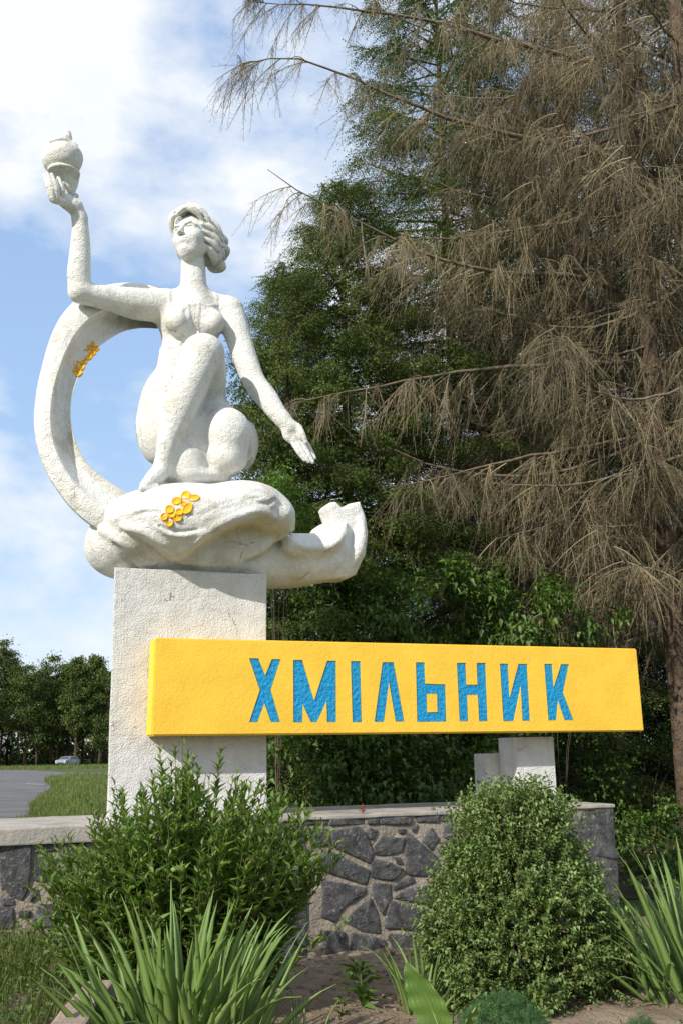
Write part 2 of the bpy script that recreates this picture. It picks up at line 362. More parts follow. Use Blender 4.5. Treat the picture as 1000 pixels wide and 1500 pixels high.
# sign -------------------------------------------------------------
SF = -.27
tl, bl, tr_, br = [PV(x, y, SF) for x, y in ((228, 934), (222, 1078), (932, 950), (943, 1071))]
SIGN = empty('name_sign', mw=M_MON)
tag(SIGN, 'long yellow beam sign with carved blue letters ХМІЛЬНИК across the white pillar', 'sign')
def zp(a, b, s, ox, oy): return [(ox+x/s, oy+y/s) for x, y in a], [[(ox+x/s, oy+y/s) for x, y in h] for h in b]
A4 = (2.439, 150, 820); A8 = (2.0, 500, 700)
letters = [
 ('letter', *zp([(525,352),(558,352),(583,412),(606,355),(638,355),(603,465),(636,580),(603,580),(580,515),(556,580),(525,580),(563,465)], [], *A4)),
 ('letter', *zp([(682,358),(715,358),(757,502),(803,361),(835,361),(836,580),(803,580),(801,508),(768,580),(745,580),(717,518),(716,581),(683,581)], [], *A4)),
 ('letter', *zp([(27,537),(55,537),(60,716),(32,716)], [], *A8)),
 ('letter', *zp([(120,540),(153,540),(184,714),(158,714),(139,602),(125,715),(96,715)], [], *A8)),
 ('letter', *zp([(217,540),(243,541),(245,603),(304,605),(307,714),(221,715)], [[(250,633),(279,633),(280,686),(251,687)]], *A8)),
 ('letter', *zp([(337,542),(363,542),(366,606),(397,606),(395,542),(421,542),(428,713),(402,713),(398,636),(368,636),(371,713),(345,713)], [], *A8)),
 ('letter', *zp([(463,544),(487,545),(492,642),(517,545),(543,545),(552,712),(529,712),(524,612),(504,713),(473,713)], [], *A8)),
 ('letter', *zp([(593,545),(616,545),(621,612),(642,546),(666,546),(649,630),(680,710),(652,710),(634,655),(629,710),(605,711)], [], *A8)),
]
bm = bmesh.new()
q = [bm.verts.new(Vector(p)) for p in (tl, tr_, br, bl)]
q2 = [bm.verts.new(Vector((p[0], -.004, p[2]))) for p in (tl, tr_, br, bl)]
bm.faces.new(q); bm.faces.new(q2[::-1])
for i in range(4): bm.faces.new((q[i], q2[i], q2[(i+1) % 4], q[(i+1) % 4]))
bmesh.ops.recalc_face_normals(bm, faces=bm.faces)
bmesh.ops.bevel(bm, geom=list(bm.edges), offset=.012, segments=2, affect='EDGES')
board = obj('board', bm_mesh('board', bm), yellow_m, SIGN)
GR = .016
cb = bmesh.new()
for nm, o_, hs_ in letters:
    rings = [o_]+hs_
    f0 = lambda p: Vector(PV(p[0], p[1], SF)-np.array((0, .05, 0)))
    f1 = lambda p: Vector(PV(p[0], p[1], SF)+np.array((0, GR, 0)))
    prism(cb, rings, f0, f1)
cut = obj('cutter', bm_mesh('cutter', cb), rim_m)
cut.matrix_world = M_MON
md = board.modifiers.new('b', 'BOOLEAN'); md.operation = 'DIFFERENCE'; md.object = cut; md.solver = 'EXACT'
bpy.context.view_layer.update()
dg = bpy.context.evaluated_depsgraph_get()
me2 = bpy.data.meshes.new_from_object(board.evaluated_get(dg)); board.modifiers.clear(); board.data = me2
bpy.data.objects.remove(cut)
def inset2d(r, d):
    c = np.array(r); n = len(c); A = sum(c[i][0]*c[(i+1) % n][1]-c[(i+1) % n][0]*c[i][1] for i in range(n)); s = 1 if A > 0 else -1
    o = []
    for i in range(n):
        a, b, e = c[i-1], c[i], c[(i+1) % n]; u = (b-a)/np.linalg.norm(b-a); w = (e-b)/np.linalg.norm(e-b)
        nu = np.array((-u[1], u[0]))*s; nw = np.array((-w[1], w[0]))*s; h = (nu+nw); h /= max(.35, h@nu+0) if (h@nu) else 1
        h = (nu+nw)/max(.6, 1+nu@nw); o.append(tuple(b+h*d))
    return o
for nm, o_, hs_ in letters:
    bm = bmesh.new(); rings = [inset2d(o_, .55)]+[inset2d(h_, -.5) for h_ in hs_]
    prism(bm, rings, lambda p: Vector(PV(p[0], p[1], SF)+np.array((0, GR-.009, 0))), lambda p: Vector(PV(p[0], p[1], SF)+np.array((0, GR-.001, 0))))
    obj('letter', bm_mesh('letter', bm), blue_m, SIGN)
# second support ------------------------------------------------------
a = PV(750, 1076, .06); b = PV(805, 1076, .06); zt = PV(775, 1078, -.004)[2]
POST = empty('sign_support_post', mw=M_MON)
tag(POST, 'short white square post holding up the right end of the yellow sign', 'post')
bm = bmesh.new(); bx(bm, (a[0], -.002, WALLTOP-.02), (b[0], .36, zt-.012), .01); obj('post_shaft', bm_mesh('post_shaft', bm), pillar_m, POST)
bm = bmesh.new(); c0 = PV(712, 1104, .34); c1 = PV(735, 1104, .34); bx(bm, (c0[0], .363, WALLTOP-.02), (a[0]+.2, .62, c0[2]), .01); obj('buttress', bm_mesh('buttress', bm), pillar_m, POST)

# statue -----------------------------------------------------------
STAT = empty('statue', mw=M_MON)
tag(STAT, 'white plaster sculpture of a crouching woman lifting a jug inside a curling ribbon', 'sculpture')
def pv(l): return [PV(*p) for p in l]
lo = np.array((pl-1.0, -.95, ptop-.7)); hi = np.array((pr+1.9, 1.5, ptop+4.3))
NECK = pv([(284, 438, .45), (283, 372, .42)]); NECKR = [.138, .118]
ARML = pv([(117, 425, .30), (116, 402, .28), (118, 365, .24), (118, 335, .20), (117, 318, .18)]); ARMLR = [.105, .112, .098, .080, .072]
ARMR = pv([(337, 456, .43), (351, 500, .36), (371, 556, .26), (390, 582, .17), (404, 602, .10), (414, 614, .06)]); ARMRR = [.150, .130, .115, .112, .094, .080]
def build_body(h, folds=None):
    f = Field(PV(85, 470, .3)*[1, 0, 0]+np.array((-.1, -.75, PV(240, 725, 0)[2]-.1)), np.array((PV(445, 470, .3)[0], 1.35, PV(280, 385, .45)[2]+.05)), h)
    E = f.ell; C = f.cap
    # torso
    E(PV(278, 470, .45), (.335, .235, .30), .08)
    E(PV(277, 540, .50), (.315, .25, .46), .12)
    E(PV(272, 600, .62), (.36, .34, .36), .14)
    f.path(NECK, NECKR, .07)
    C(PV(283, 432, .46), PV(328, 447, .45), .085, .10, .09); C(PV(283, 432, .46), PV(240, 440, .45), .085, .09, .09)
    # bust
    C(PV(259, 466, .28), PV(259, 472, .235), .10, .112, .07); C(PV(312, 468, .28), PV(313, 473, .235), .10, .112, .07)
    # lifted arm
    f.path(pv([(238, 448, .45), (200, 445, .42), (160, 437, .36), (117, 429, .30)]), [.17, .158, .125, .10], .06)
    f.path(ARML, ARMLR, .05)
    # lowered arm
    f.path(ARMR, ARMRR, .05)
    # raised leg: thigh, knee, shin, calf
    f.path(pv([(290, 600, .62), (300, 545, .25), (301, 522, .02)]), [.27, .215, .175], .07)
    E(PV(298, 515, -.02), (.195, .19, .17), .05)
    f.path(pv([(297, 520, -.02), (278, 562, -.04), (260, 608, -.02), (246, 648, .0), (239, 676, .02)]), [.185, .168, .150, .10, .078], .05)
    f.path(pv([(283, 560, .10), (268, 605, .14), (250, 650, .08)]), [.16, .155, .09], .07)
    # foot
    f.path(pv([(240, 686, .06), (226, 700, -.03), (212, 711, -.12)]), [.088, .078, .045], .05)
    for i, (x, y) in enumerate(((207, 716), (211, 717), (216, 718), (220, 719), (225, 719))):
        C(PV(x+5, y-6, -.1), PV(x, y, -.17+.012*i), .03, .024-.0012*i, .012)
    # kneeling leg: knee, shin folded under, thigh going back
    E(PV(333, 636, .06), (.215, .21, .255), .06)
    f.path(pv([(333, 636, .10), (318, 622, .45), (292, 610, .75)]), [.215, .24, .27], .08)
    E(PV(331, 672, .12), (.21, .22, .16), .07)
    E(PV(356, 652, .42), (.145, .25, .26), .07)
    # hip and skirt behind the shin
    E(PV(236, 622, .68), (.245, .33, .42), .08); E(PV(240, 580, .60), (.20, .25, .26), .1)
    E(PV(279, 655, .30), (.24, .27, .36), .08)
    E(PV(275, 705, .35), (.42, .36, .12), .08); E(PV(272, 676, .14), (.19, .18, .24), .06)
    if folds:
        for P, r, k in folds: f.path(P, r, k)
        # carved hollow between the cloth and the thigh
    return f
def bvh_of(V, F): return BVHTree.FromPolygons([tuple(v) for v in V], [tuple(q) for q in F])
camL = M_MON.inverted() @ Vector((0, 0, EYE))
def surf(bv, px, py, off=0.):
    t = Vector(PV(px, py, 5.0)); d = (t-camL).normalized(); hit = bv.ray_cast(camL, d)
    if hit[0] is None: return None
    return np.array(hit[0]+hit[1]*off)
f = build_body(.03); V, F = f.surface(); bv0 = bvh_of(V, F)
def onb(l, off=0.):
    o = [surf(bv0, x, y, off) for x, y in l]; return [p for p in o if p is not None]
fold_px = [
 ([(249, 424), (248, 434), (249, 444)], .013, .012), ([(249, 446), (262, 447), (274, 444), (281, 447), (290, 444), (304, 448), (316, 447)], .014, .012),
 ([(318, 447), (318, 438), (316, 430)], .015, .012), ([(275, 447), (277, 462), (274, 476), (270, 492)], [.018, .018, .018, .022], .015), ([(284, 449), (284, 466), (283, 486)], .012, .012),
 ([(292, 446), (290, 462), (289, 478), (291, 490)], [.018, .015, .014, .014], .012), ([(270, 449), (266, 456), (262, 462)], [.016, .012, .004], .02), ([(298, 450), (301, 458)], [.016, .006], .02),
 ([(236, 512), (237, 535), (239, 556), (242, 572)], [.018, .022, .020, .010], .015),
 ([(268, 500), (256, 507), (246, 510), (237, 513)], [.014, .022, .022, .018], .02), ([(262, 514), (256, 524), (246, 528)], [.012, .016, .008], .015),
 ([(260, 538), (250, 549), (243, 549)], [.010, .020, .010], .012), ([(262, 520), (261, 535), (256, 548), (247, 560)], [.010, .014, .018, .010], .015),
 ([(368, 615), (375, 636), (373, 660), (364, 684)], [.02, .03, .035, .03], .05),
]
folds = []
for l, r, k in fold_px:
    q = np.array(l, float); tt = np.arange(len(q)); t1_ = np.linspace(0, len(q)-1, (len(q)-1)*3+1); q = np.stack([np.interp(t1_, tt, q[:, i]) for i in range(2)], 1)
    rr = np.interp(t1_, tt, np.broadcast_to(np.asarray(r, float), (len(tt),)))
    P = onb(q, -.003)
    if len(P) == len(q): folds.append((P, rr, k))
f = build_body(.0142, folds); BV_, BF_ = f.surface()
parts_V = [BV_]; parts_F = [BF_]
# left hand (lifted, fingers up round the jug) -------------------------
hh = .0075
c = PV(100, 290, .12); f = Field(c-.42, c+.42, hh)
f.path(ARML, ARMLR, .05); f.path(pv([(117, 320, .185), (115, 312, .17), (110, 303, .15)]), [.072, .068, .07], .03)
f.path(pv([(110, 303, .15), (98, 297, .12), (88, 291, .10)]), [.07, .066, .05], .04)
f.path(pv([(100, 292, .16), (86, 290, .12)]), [.055, .04], .03)
for base, mid, tip, r in (((76, 291, .05), (71, 274, .02), (65, 257, .03), .026), ((80, 292, .04), (76, 273, -.01), (70, 255, .01), .029),
                          ((86, 292, .04), (82, 274, -.01), (76, 256, .02), .029), ((93, 290, .06), (91, 276, .03), (86, 261, .06), .028)):
    f.path(pv([(base[0]+8, base[1]+3, base[2]+.03), base, mid, tip]), [.034, r+.002, r-.003, r-.009], .008)
f.path(pv([(108, 298, .18), (104, 287, .24), (112, 287, .30)]), [.045, .032, .026], .02)
v_, f_ = f.surface(); parts_V.append(v_); parts_F.append(f_)
# right hand (lowered, palm open) --------------------------------------
c = PV(436, 643, .02); f = Field(c-.42, c+.42, hh)
f.path(ARMR, ARMRR, .05); f.path(pv([(414, 614, .06), (424, 626, .04)]), [.080, .075], .03)
f.ell(PV(428, 634, .045), (.105, .055, .11), .03)
f.path(pv([(420, 622, .05), (428, 640, .045), (434, 650, .045)]), [.06, .05, .04], .03)
f.path(pv([(424, 622, .03), (437, 628, .0), (443, 640, -.02)]), [.055, .042, .032], .025)
for base, mid, tip, r in (((428, 646, .03), (437, 662, .0), (446, 674, -.01), .024), ((433, 646, .03), (443, 662, -.005), (452, 676, -.02), .026),
                          ((439, 645, .03), (449, 661, .0), (458, 677, -.02), .027), ((443, 640, .04), (453, 656, .02), (461, 671, .01), .025)):
    f.path(pv([(base[0]-5, base[1]-8, base[2]+.01), base, mid, tip]), [.036, r+.003, r-.001, r-.007], .008)
f.path(pv([(437, 626, -.01), (443, 636, -.045), (448, 648, -.05)]), [.036, .030, .022], .012)
f.ell(PV(427, 638, -.03), (.035, .03, .05), .02, sub=True)
v_, f_ = f.surface(); parts_V.append(v_); parts_F.append(f_)
# head ------------------------------------------------------------------
HS = .545                                                # chin to crown, metres
HC = PV(283, 351, .40)
HR = np.array(Matrix.Rotation(R(-44), 3, 'Z') @ Matrix.Rotation(R(-4), 3, 'Y') @ Matrix.Rotation(R(-6), 3, 'X'))
def headfield(h): return Field((-.75, -.75, -.95), (.75, 1.0, .85), h)
f = headfield(.014); E = f.ell; C = f.cap
E((0, .08, .14), (.35, .42, .36), .05)
E((0, -.12, -.10), (.285, .27, .38), .08)
E((0, -.22, -.37), (.12, .11, .11), .12)
C((-.20, .0, -.28), (0, -.22, -.42), .09, .09, .08); C((.20, .0, -.28), (0, -.22, -.42), .09, .09, .08)
for s in (-1, 1):
    E((s*.165, -.22, -.10), (.11, .12, .12), .07)
    C((s*.05, -.375, .095), (s*.15, -.36, .12), .028, .028, .04); C((s*.15, -.36, .12), (s*.25, -.27, .08), .028, .02, .04)
    E((s*.135, -.40, .03), (.092, .085, .062), .03, sub=True)
    E((s*.135, -.268, .015), (.078, .072, .052), .010)
    P = [(s*(.135+.085*math.cos(a)), -.345+.045*abs(math.cos(a))**2, .022+.046*math.sin(a)) for a in np.linspace(.1, math.pi-.1, 7)]
    f.path(P, .015, .006)
    P = [(s*(.135+.085*math.cos(a)), -.338+.045*abs(math.cos(a))**2, .012-.038*math.sin(a)) for a in np.linspace(.15, math.pi-.15, 7)]
    f.path(P, .009, .01)
f.path([(0, -.365, .10), (0, -.41, .0), (0, -.47, -.10)], [.03, .034, .042], .03)
E((0, -.465, -.115), (.042, .05, .035), .02)
for s in (-1, 1):
    E((s*.042, -.425, -.125), (.032, .045, .028), .02); E((s*.024, -.455, -.152), (.014, .02, .012), .01, sub=True)
E((0, -.30, -.23), (.13, .12, .09), .06)
f.path([(-.105, -.345, -.232), (-.035, -.398, -.212), (0, -.402, -.219), (.035, -.398, -.212), (.105, -.345, -.232)], [.008, .020, .018, .020, .008], .012)
f.path([(-.09, -.352, -.248), (-.04, -.385, -.268), (.04, -.385, -.268), (.09, -.352, -.248)], [.009, .024, .024, .009], .012)
f.path([(-.11, -.355, -.236), (-.04, -.418, -.239), (.04, -.418, -.239), (.11, -.355, -.236)], .008, .006, sub=True)
E((0, -.325, -.395), (.07, .05, .05), .06)
f.path([HR.T @ (p-HC)/HS for p in NECK], [r/HS for r in NECKR], .06)
v_, f_ = f.surface(); v_ = HC+(HR @ (v_*HS).T).T; parts_V.append(v_); parts_F.append(f_)
off = np.cumsum([0]+[len(v) for v in parts_V[:-1]])
bodyV = np.vstack(parts_V); bodyF = np.vstack([q+o for q, o in zip(parts_F, off)])
obj('woman', mesh_np('woman', bodyV, bodyF, True), plaster, STAT)
# hair ------------------------------------------------------------------
f = headfield(.015); E = f.ell; C = f.cap
E((0, .13, .18), (.385, .42, .37), .05)
E((.02, .38, -.08), (.30, .24, .26), .08)
E((0, -.42, -.16), (.30, .36, .50), .04, sub=True)
def lock(P, r, k=.018):
    n = 7; rr = np.interp(np.linspace(0, 1, len(P)), np.linspace(0, 1, len(r)), r); f.path(P, rr, k)
# swept fringe, waves from the parting
lock([(-.05, -.24, .48), (-.18, -.35, .42), (-.31, -.28, .33), (-.365, -.13, .20), (-.36, -.02, .06)], [.06, .07, .06, .05, .035])
lock([(.0, -.24, .51), (-.05, -.37, .44), (-.15, -.40, .36), (-.25, -.34, .30), (-.30, -.26, .22)], [.05, .065, .055, .04, .02])
lock([(.03, -.24, .52), (.04, -.38, .45), (-.02, -.43, .37), (-.10, -.42, .32)], [.05, .06, .05, .02])
lock([(.03, -.22, .53), (.13, -.36, .46), (.22, -.33, .38), (.28, -.23, .29), (.30, -.13, .20)], [.05, .075, .065, .045, .03])
lock([(.02, -.12, .55), (.18, -.24, .51), (.30, -.16, .40), (.36, -.04, .27), (.36, .04, .20)], [.05, .075, .075, .06, .04])
lock([(-.02, -.12, .55), (-.20, -.14, .48), (-.34, .0, .32), (-.38, .16, .16)], [.06, .08, .08, .05])
lock([(.03, .0, .55), (.20, .06, .50), (.34, .18, .36), (.40, .32, .18), (.36, .46, .02)], [.05, .08, .08, .07, .05])
lock([(0, .10, .55), (.14, .24, .50), (.26, .38, .36), (.30, .50, .18), (.24, .60, .02)], [.05, .08, .08, .07, .05])
# locks combed back over the ear, with deep furrows between them
lock([(.29, -.14, .16), (.38, .02, .14), (.42, .22, .04), (.38, .42, -.06), (.28, .58, -.04)], [.045, .07, .075, .07, .06], .012)
lock([(.28, -.12, .03), (.37, .04, .0), (.42, .22, -.08), (.38, .42, -.18), (.26, .56, -.16)], [.04, .065, .075, .07, .06], .012)
lock([(.27, -.08, -.10), (.34, .06, -.13), (.37, .22, -.20), (.32, .40, -.28), (.2, .50, -.26)], [.04, .07, .08, .07, .05], .012)
lock([(.26, -.04, -.22), (.30, .10, -.27), (.30, .26, -.34), (.22, .40, -.36)], [.035, .07, .075, .05], .012)
lock([(-.29, -.10, .10), (-.38, .05, .05), (-.38, .25, -.05), (-.28, .42, -.12)], [.04, .07, .07, .06], .012)
lock([(-.28, -.06, -.05), (-.35, .08, -.10), (-.34, .26, -.18), (-.22, .42, -.22)], [.04, .07, .07, .06], .012)
# knot at the nape
E((.14, .70, .02), (.20, .16, .12), .02); E((.10, .70, -.19), (.19, .17, .13), .02); E((.20, .62, -.30), (.15, .13, .10), .02)
lock([(.22, .72, .12), (.12, .84, .06), (.02, .80, -.08)], [.05, .06, .04], .012)
lock([(.36, .30, .22), (.44, .44, .14), (.38, .58, .12)], [.05, .06, .04], .012); lock([(.38, .34, .02), (.46, .48, -.06), (.38, .62, -.08)], [.05, .06, .04], .012)
for a, b, r in (((.33, -.10, .09), (.47, .30, -.02), .022), ((.31, -.05, -.04), (.46, .30, -.14), .022), ((.30, .0, -.17), (.42, .28, -.27), .018),
                ((.24, -.30, .36), (.42, .02, .26), .016), ((.1, -.40, .46), (.28, -.20, .52), .014), ((-.05, -.47, .37), (-.22, -.40, .36), .014)):
    C(a, b, r, r, .02, sub=True)
v_, f_ = f.surface(); v_ = HC+(HR @ (v_*HS).T).T
obj('hair', mesh_np('hair', v_, f_, True), plaster, STAT)

# jug -------------------------------------------------------------------
c = PV(92, 232, .10); f = Field(c-[.42, .42, .55], c+.42, .009); s_ = 1/PXM
JR = np.array(Matrix.Rotation(R(-12), 3, 'Y'))
f.ell(c, (.195, .19, .150), .03, rot=JR)
f.ell(c+[0, 0, -.06], (.165, .165, .10), .04)
p1 = PV(98, 199, .10); f.cap(p1+[0, 0, -.02], p1+[0, 0, .02], .055, .045, .02)
f.path([PV(75, 207, .10), PV(95, 203, .08), PV(112, 213, .08)], .018, .02)
p2 = PV(94, 253, .10); f.cap(p2+[-.09, 0, 0], p2+[.06, 0, 0], .035, .035, .02); f.ell(p2, (.155, .15, .03), .02)
f.path([PV(98, 257, .12), PV(100, 268, .14), PV(103, 279, .16)], [.078, .07, .055], .02)
f.path([PV(108, 252, .12), PV(112, 262, .14), PV(109, 274, .16)], [.03, .028, .03], .02)
v_, f_ = f.surface(); obj('jug', mesh_np('jug', v_, f_, True), plaster, STAT)

# ribbon ----------------------------------------------------------------
rib = [(236, 452, 30, .78), (205, 448, 33, .76), (172, 451, 36, .72), (143, 463, 38, .66), (119, 484, 36, .60), (102, 511, 32, .55), (89, 543, 28, .50), (80, 577, 26.5, .46), (77, 611, 27, .42),
       (81, 643, 28, .40), (91, 673, 29, .37), (108, 701, 30, .34), (130, 724, 33, .30), (158, 745, 34, .28), (190, 757, 30, .32), (225, 768, 22, .40), (255, 776, 12, .45)]
rib = np.array(rib, float); t0 = np.arange(len(rib)); t1 = np.linspace(0, len(rib)-1, 110)
RB = np.stack([smooth_interp(t1, t0, rib[:, i]) for i in range(4)], 1)
tx = np.gradient(RB[:, 0]); ty = np.gradient(RB[:, 1]); L_ = np.hypot(tx, ty); nx_, ny_ = -ty/L_, tx/L_       # towards the inside of the curl or out
sec = [(-1.0, .10), (-1.0, -.11), (-.94, -.17), (-.62, -.225), (-.34, -.25), (-.12, -.255), (-.05, -.24), (.02, -.15), (.12, -.115), (.38, -.075), (.66, -.07), (.88, -.10), (.98, -.125), (1.0, -.06), (1.0, .08), (.9, .16), (.4, .2), (-.4, .2), (-.9, .17)]
rows = []
for j in range(len(RB)):
    cx, cy, w, v = RB[j]
    # sign so that -1 is the outer rim (away from the ring's middle at about 205,600)
    s = 1 if (nx_[j]*(215-cx)+ny_[j]*(600-cy)) > 0 else -1
    tw = 1.0
    rows.append([PV(cx+s*nx_[j]*w*a, cy+s*ny_[j]*w*a, v+d*tw+.02*math.sin(j*.21+a*2)*abs(a)) for a, d in sec])
rows = np.array(rows); n_, m_ = rows.shape[:2]
i = np.arange(n_-1)[:, None]*m_; j = np.arange(m_)[None]; j2 = (j+1) % m_
Q = np.stack([i+j, i+m_+j, i+m_+j2, i+j2], -1).reshape(-1, 4)
Vr = rows.reshape(-1, 3)
me = mesh_np('ribbon', Vr, [Q, np.array([list(range(m_))[::-1]]), np.array([[(n_-1)*m_+k for k in range(m_)]])], True)
bm = bmesh.new(); bm.from_mesh(me); bmesh.ops.recalc_face_normals(bm, faces=bm.faces)
for e in bm.edges:
    if len(e.link_faces) == 2 and e.calc_face_angle(0) > R(28): e.smooth = False
bm.to_mesh(me); bm.free()
ribo = obj('ribbon', me, plaster, STAT)
ribV, ribF = Vr, Q

# cloth mass under the figure --------------------------------------------
lo = PV(118, 800, .3)*[1, 0, 0]+np.array((-.12, -.75, PV(300, 872, .2)[2]-.15)); hi = np.array((PV(540, 800, .3)[0]+.1, 1.5, PV(300, 690, 0)[2]+.2))
def rotY(a): return np.array(Matrix.Rotation(R(a), 3, 'Y'))
def build_cloth(h, folds=None):
    f = Field(lo, hi, h); E = f.ell; C = f.cap
    # rounded bowl under everything, sitting on the pillar
    E(PV(262, 812, .55), (.86, .62, .30), .05)
    E(PV(180, 795, .42), (.34, .48, .33), .10)
    E(PV(300, 835, .52), (.60, .52, .17), .08)
    # tail of the bowl to the right, ending in two blades
    f.path(pv([(370, 822, .42), (430, 826, .40), (480, 820, .36), (506, 806, .32)]), [.27, .24, .18, .12], .08)
    f.poly([PV(x, y, .30)[[0, 2]] for x, y in [(420, 784), (455, 784), (463, 772), (479, 766), (472, 746), (476, 740), (486, 738), (495, 747), (506, 741), (521, 738), (529, 760), (533, 784), (529, 815), (515, 845), (500, 851), (460, 850), (420, 845)]], .16, .46, .05, .045)
    f.path(pv([(428, 800, .12), (452, 805, .10), (472, 800, .08), (492, 789, .08), (505, 772, .12)]), [.10, .11, .115, .10, .05], .05)
    f.path(pv([(452, 828, .24), (480, 822, .22), (500, 806, .20)]), [.19, .15, .09], .06)
    f.path(pv([(524, 752, .22), (528, 782, .14), (522, 808, .12), (508, 832, .18)]), [.035, .06, .07, .06], .04)
    f.path(pv([(511, 752, .10), (515, 776, .06), (509, 800, .05), (497, 822, .06), (488, 832, .08)]), [.03, .045, .05, .035, .01], .02, sub=True)
    f.path(pv([(440, 782, .0), (462, 782, -.02), (484, 768, .02), (498, 756, .06)]), [.06, .085, .085, .05], .04, sub=True)
    # big cloth dome with an overhanging lip
    E(PV(285, 772, .14), (.80, .60, .40), .03)
    E(PV(350, 752, .18), (.48, .60, .29), .06)
    E(PV(395, 765, .18), (.20, .52, .20), .06)
    E(PV(215, 765, .16), (.42, .44, .26), .08)
    f.path(pv([(392, 722, .0), (416, 745, -.06), (427, 775, -.05)]), [.06, .05, .03], .05)
    # the hollow under the lip
    f.poly([PV(x, y, -.3)[[0, 2]] for x, y in [(262, 823), (282, 808), (300, 794), (325, 777), (355, 765), (380, 759), (402, 768), (420, 780), (437, 796), (452, 885), (262, 885)]], -1.4, .0, .035, .03, sub=True)
    f.boxp((pl-.0, -.9, lo[2]-1), (pr+.6, -.06, ptop-.005), .04, sub=True)
    # skirted folds on the left shell
    if folds:
        for P, r, k, sb in folds: f.path(P, r, k, sub=sb)
    return f
f = build_cloth(.04); V, F = f.surface(); bv1 = bvh_of(V, F)
cl = [
 ([(150, 775), (175, 790), (200, 806), (222, 825)], [.04, .045, .03, .012], .06, False),
 ([(138, 800), (148, 822), (160, 848)], [.025, .03, .02], .05, False),
 ([(163, 780), (180, 810), (205, 838)], [.012, .02, .012], .03, True),
 ([(186, 772), (212, 778), (240, 796), (262, 815)], [.035, .04, .035, .02], .05, False),
 ([(180, 778), (205, 790), (232, 808), (250, 824)], [.01, .018, .018, .01], .03, True),
 ([(230, 770), (245, 780), (270, 784), (296, 779)], [.015, .022, .024, .02], .03, False),
 ([(225, 764), (240, 774), (262, 779), (290, 776)], [.006, .010, .012, .008], .015, True),
 ([(170, 760), (200, 748), (230, 744)], [.012, .014, .008], .03, False),
 ([(195, 757), (215, 750), (235, 751)], [.006, .009, .005], .012, True),
 ([(275, 755), (300, 752), (320, 742), (345, 732)], [.006, .010, .010, .006], .015, True),
 ([(318, 748), (340, 742), (362, 732), (380, 730)], [.006, .010, .012, .008], .015, True),
 ([(355, 722), (378, 716), (400, 728)], [.01, .018, .02], .04, False),
 ([(372, 735), (392, 738), (402, 730)], [.01, .016, .006], .02, True),
 ([(268, 806), (284, 795), (302, 781), (327, 765), (355, 754), (380, 748), (402, 757), (425, 776)], [.018, .022, .024, .024, .024, .026, .028, .02], .04, False),
 ([(430, 855), (455, 838), (470, 820), (480, 808)], [.006, .012, .012, .006], .02, True),
 ([(440, 800), (460, 803), (485, 800), (500, 786)], [.02, .025, .025, .02], .04, False),
]
cf = []
for l, r, k, sb in cl:
    P = [surf(bv1, x, y) for x, y in l]
    if all(p is not None for p in P): cf.append((P, r, k, sb))
    else: print('lost', l)
f = build_cloth(.0155, cf); CV, CF = f.surface()
obj('drapery', mesh_np('drapery', CV, CF, True), plaster, STAT)
# yellow flowers laid on the ribbon and the drapery -----------------------
bvc = bvh_of(np.vstack([CV, ribV]), [tuple(q) for q in CF]+[tuple(q+len(CV)) for q in ribF])
def flower(px, py, petals, rp):
    t = Vector(PV(px, py, 5.0)); d = (t-camL).normalized(); hit = bvc.ray_cast(camL, d)
    if hit[0] is None: print('no flower', px, py); return
    c, nrm = hit[0], hit[1]
    for qx, qy, ln, wd, an in petals:
        d = (Vector(PV(px+qx, py+qy, 5.0))-camL).normalized(); h2 = bvc.ray_cast(camL, d)
        if h2[0] is None: continue
        p, n2 = h2[0], (h2[1]+nrm).normalized()
        if n2.dot(d) > 0: n2 = -n2
        ax = Vector((math.cos(R(an)), 0, math.sin(R(an)))); ax = (ax-n2*ax.dot(n2)).normalized(); ay = n2.cross(ax)
        # shallow dish with a raised rim
        prof = [(0, .003), (.55, .002), (.78, .007), (.90, .012), (1.0, .008), (1.04, -.012)]
        K = 14; V = [p+n2*prof[0][1]]; F3 = []; F4 = []
        for r_, z_ in prof[1:]:
            for i in range(K):
                a = 2*math.pi*i/K; V.append(p+ax*(math.cos(a)*r_*ln*1.12)+ay*(math.sin(a)*r_*wd*1.12)+n2*z_)
        F3 = [(0, 1+i, 1+(i+1) % K) for i in range(K)]
        for s in range(len(prof)-2):
            for i in range(K): F4.append((1+s*K+i, 1+(s+1)*K+i, 1+(s+1)*K+(i+1) % K, 1+s*K+(i+1) % K))
        obj('petal', mesh_np('petal', [tuple(v) for v in V], [np.array(F3), np.array(F4)], True), petal_m, STAT)
u = 1/PXM
flower(260, 742, [(12, -16, 8*u, 6*u, 60), (24, -12, 8*u, 5.5*u, 20), (-1, -8, 7*u, 6*u, 40), (15, 3, 9*u, 6*u, 60), (9, -4, 4*u, 3.5*u, 0), (-11, 4, 6*u, 6*u, 30), (3, 8, 5*u, 5*u, 0),
                  (-8, 12, 5*u, 4.5*u, 20), (-19, 15, 5.5*u, 5*u, 60), (-11, 23, 6.5*u, 5*u, 70), (1, 16, 6*u, 5.5*u, 50)], 0)
flower(125, 524, [(8, -20, 6*u, 6*u, 0), (15, -13, 6*u, 6*u, 0), (3, -13, 5*u, 5*u, 0), (10, -6, 6*u, 5*u, 0), (5, 0, 5.5*u, 5*u, 0), (14, 0, 4.5*u, 4*u, 0), (-2, 7, 5.5*u, 5*u, 0), (-12, 9, 5.5*u, 5*u, 0),
                  (-5, 15, 5*u, 5*u, 0), (-14, 18, 5*u, 5*u, 0), (-9, 24, 5.5*u, 5*u, 0), (3, 13, 5*u, 5*u, 0)], 0)
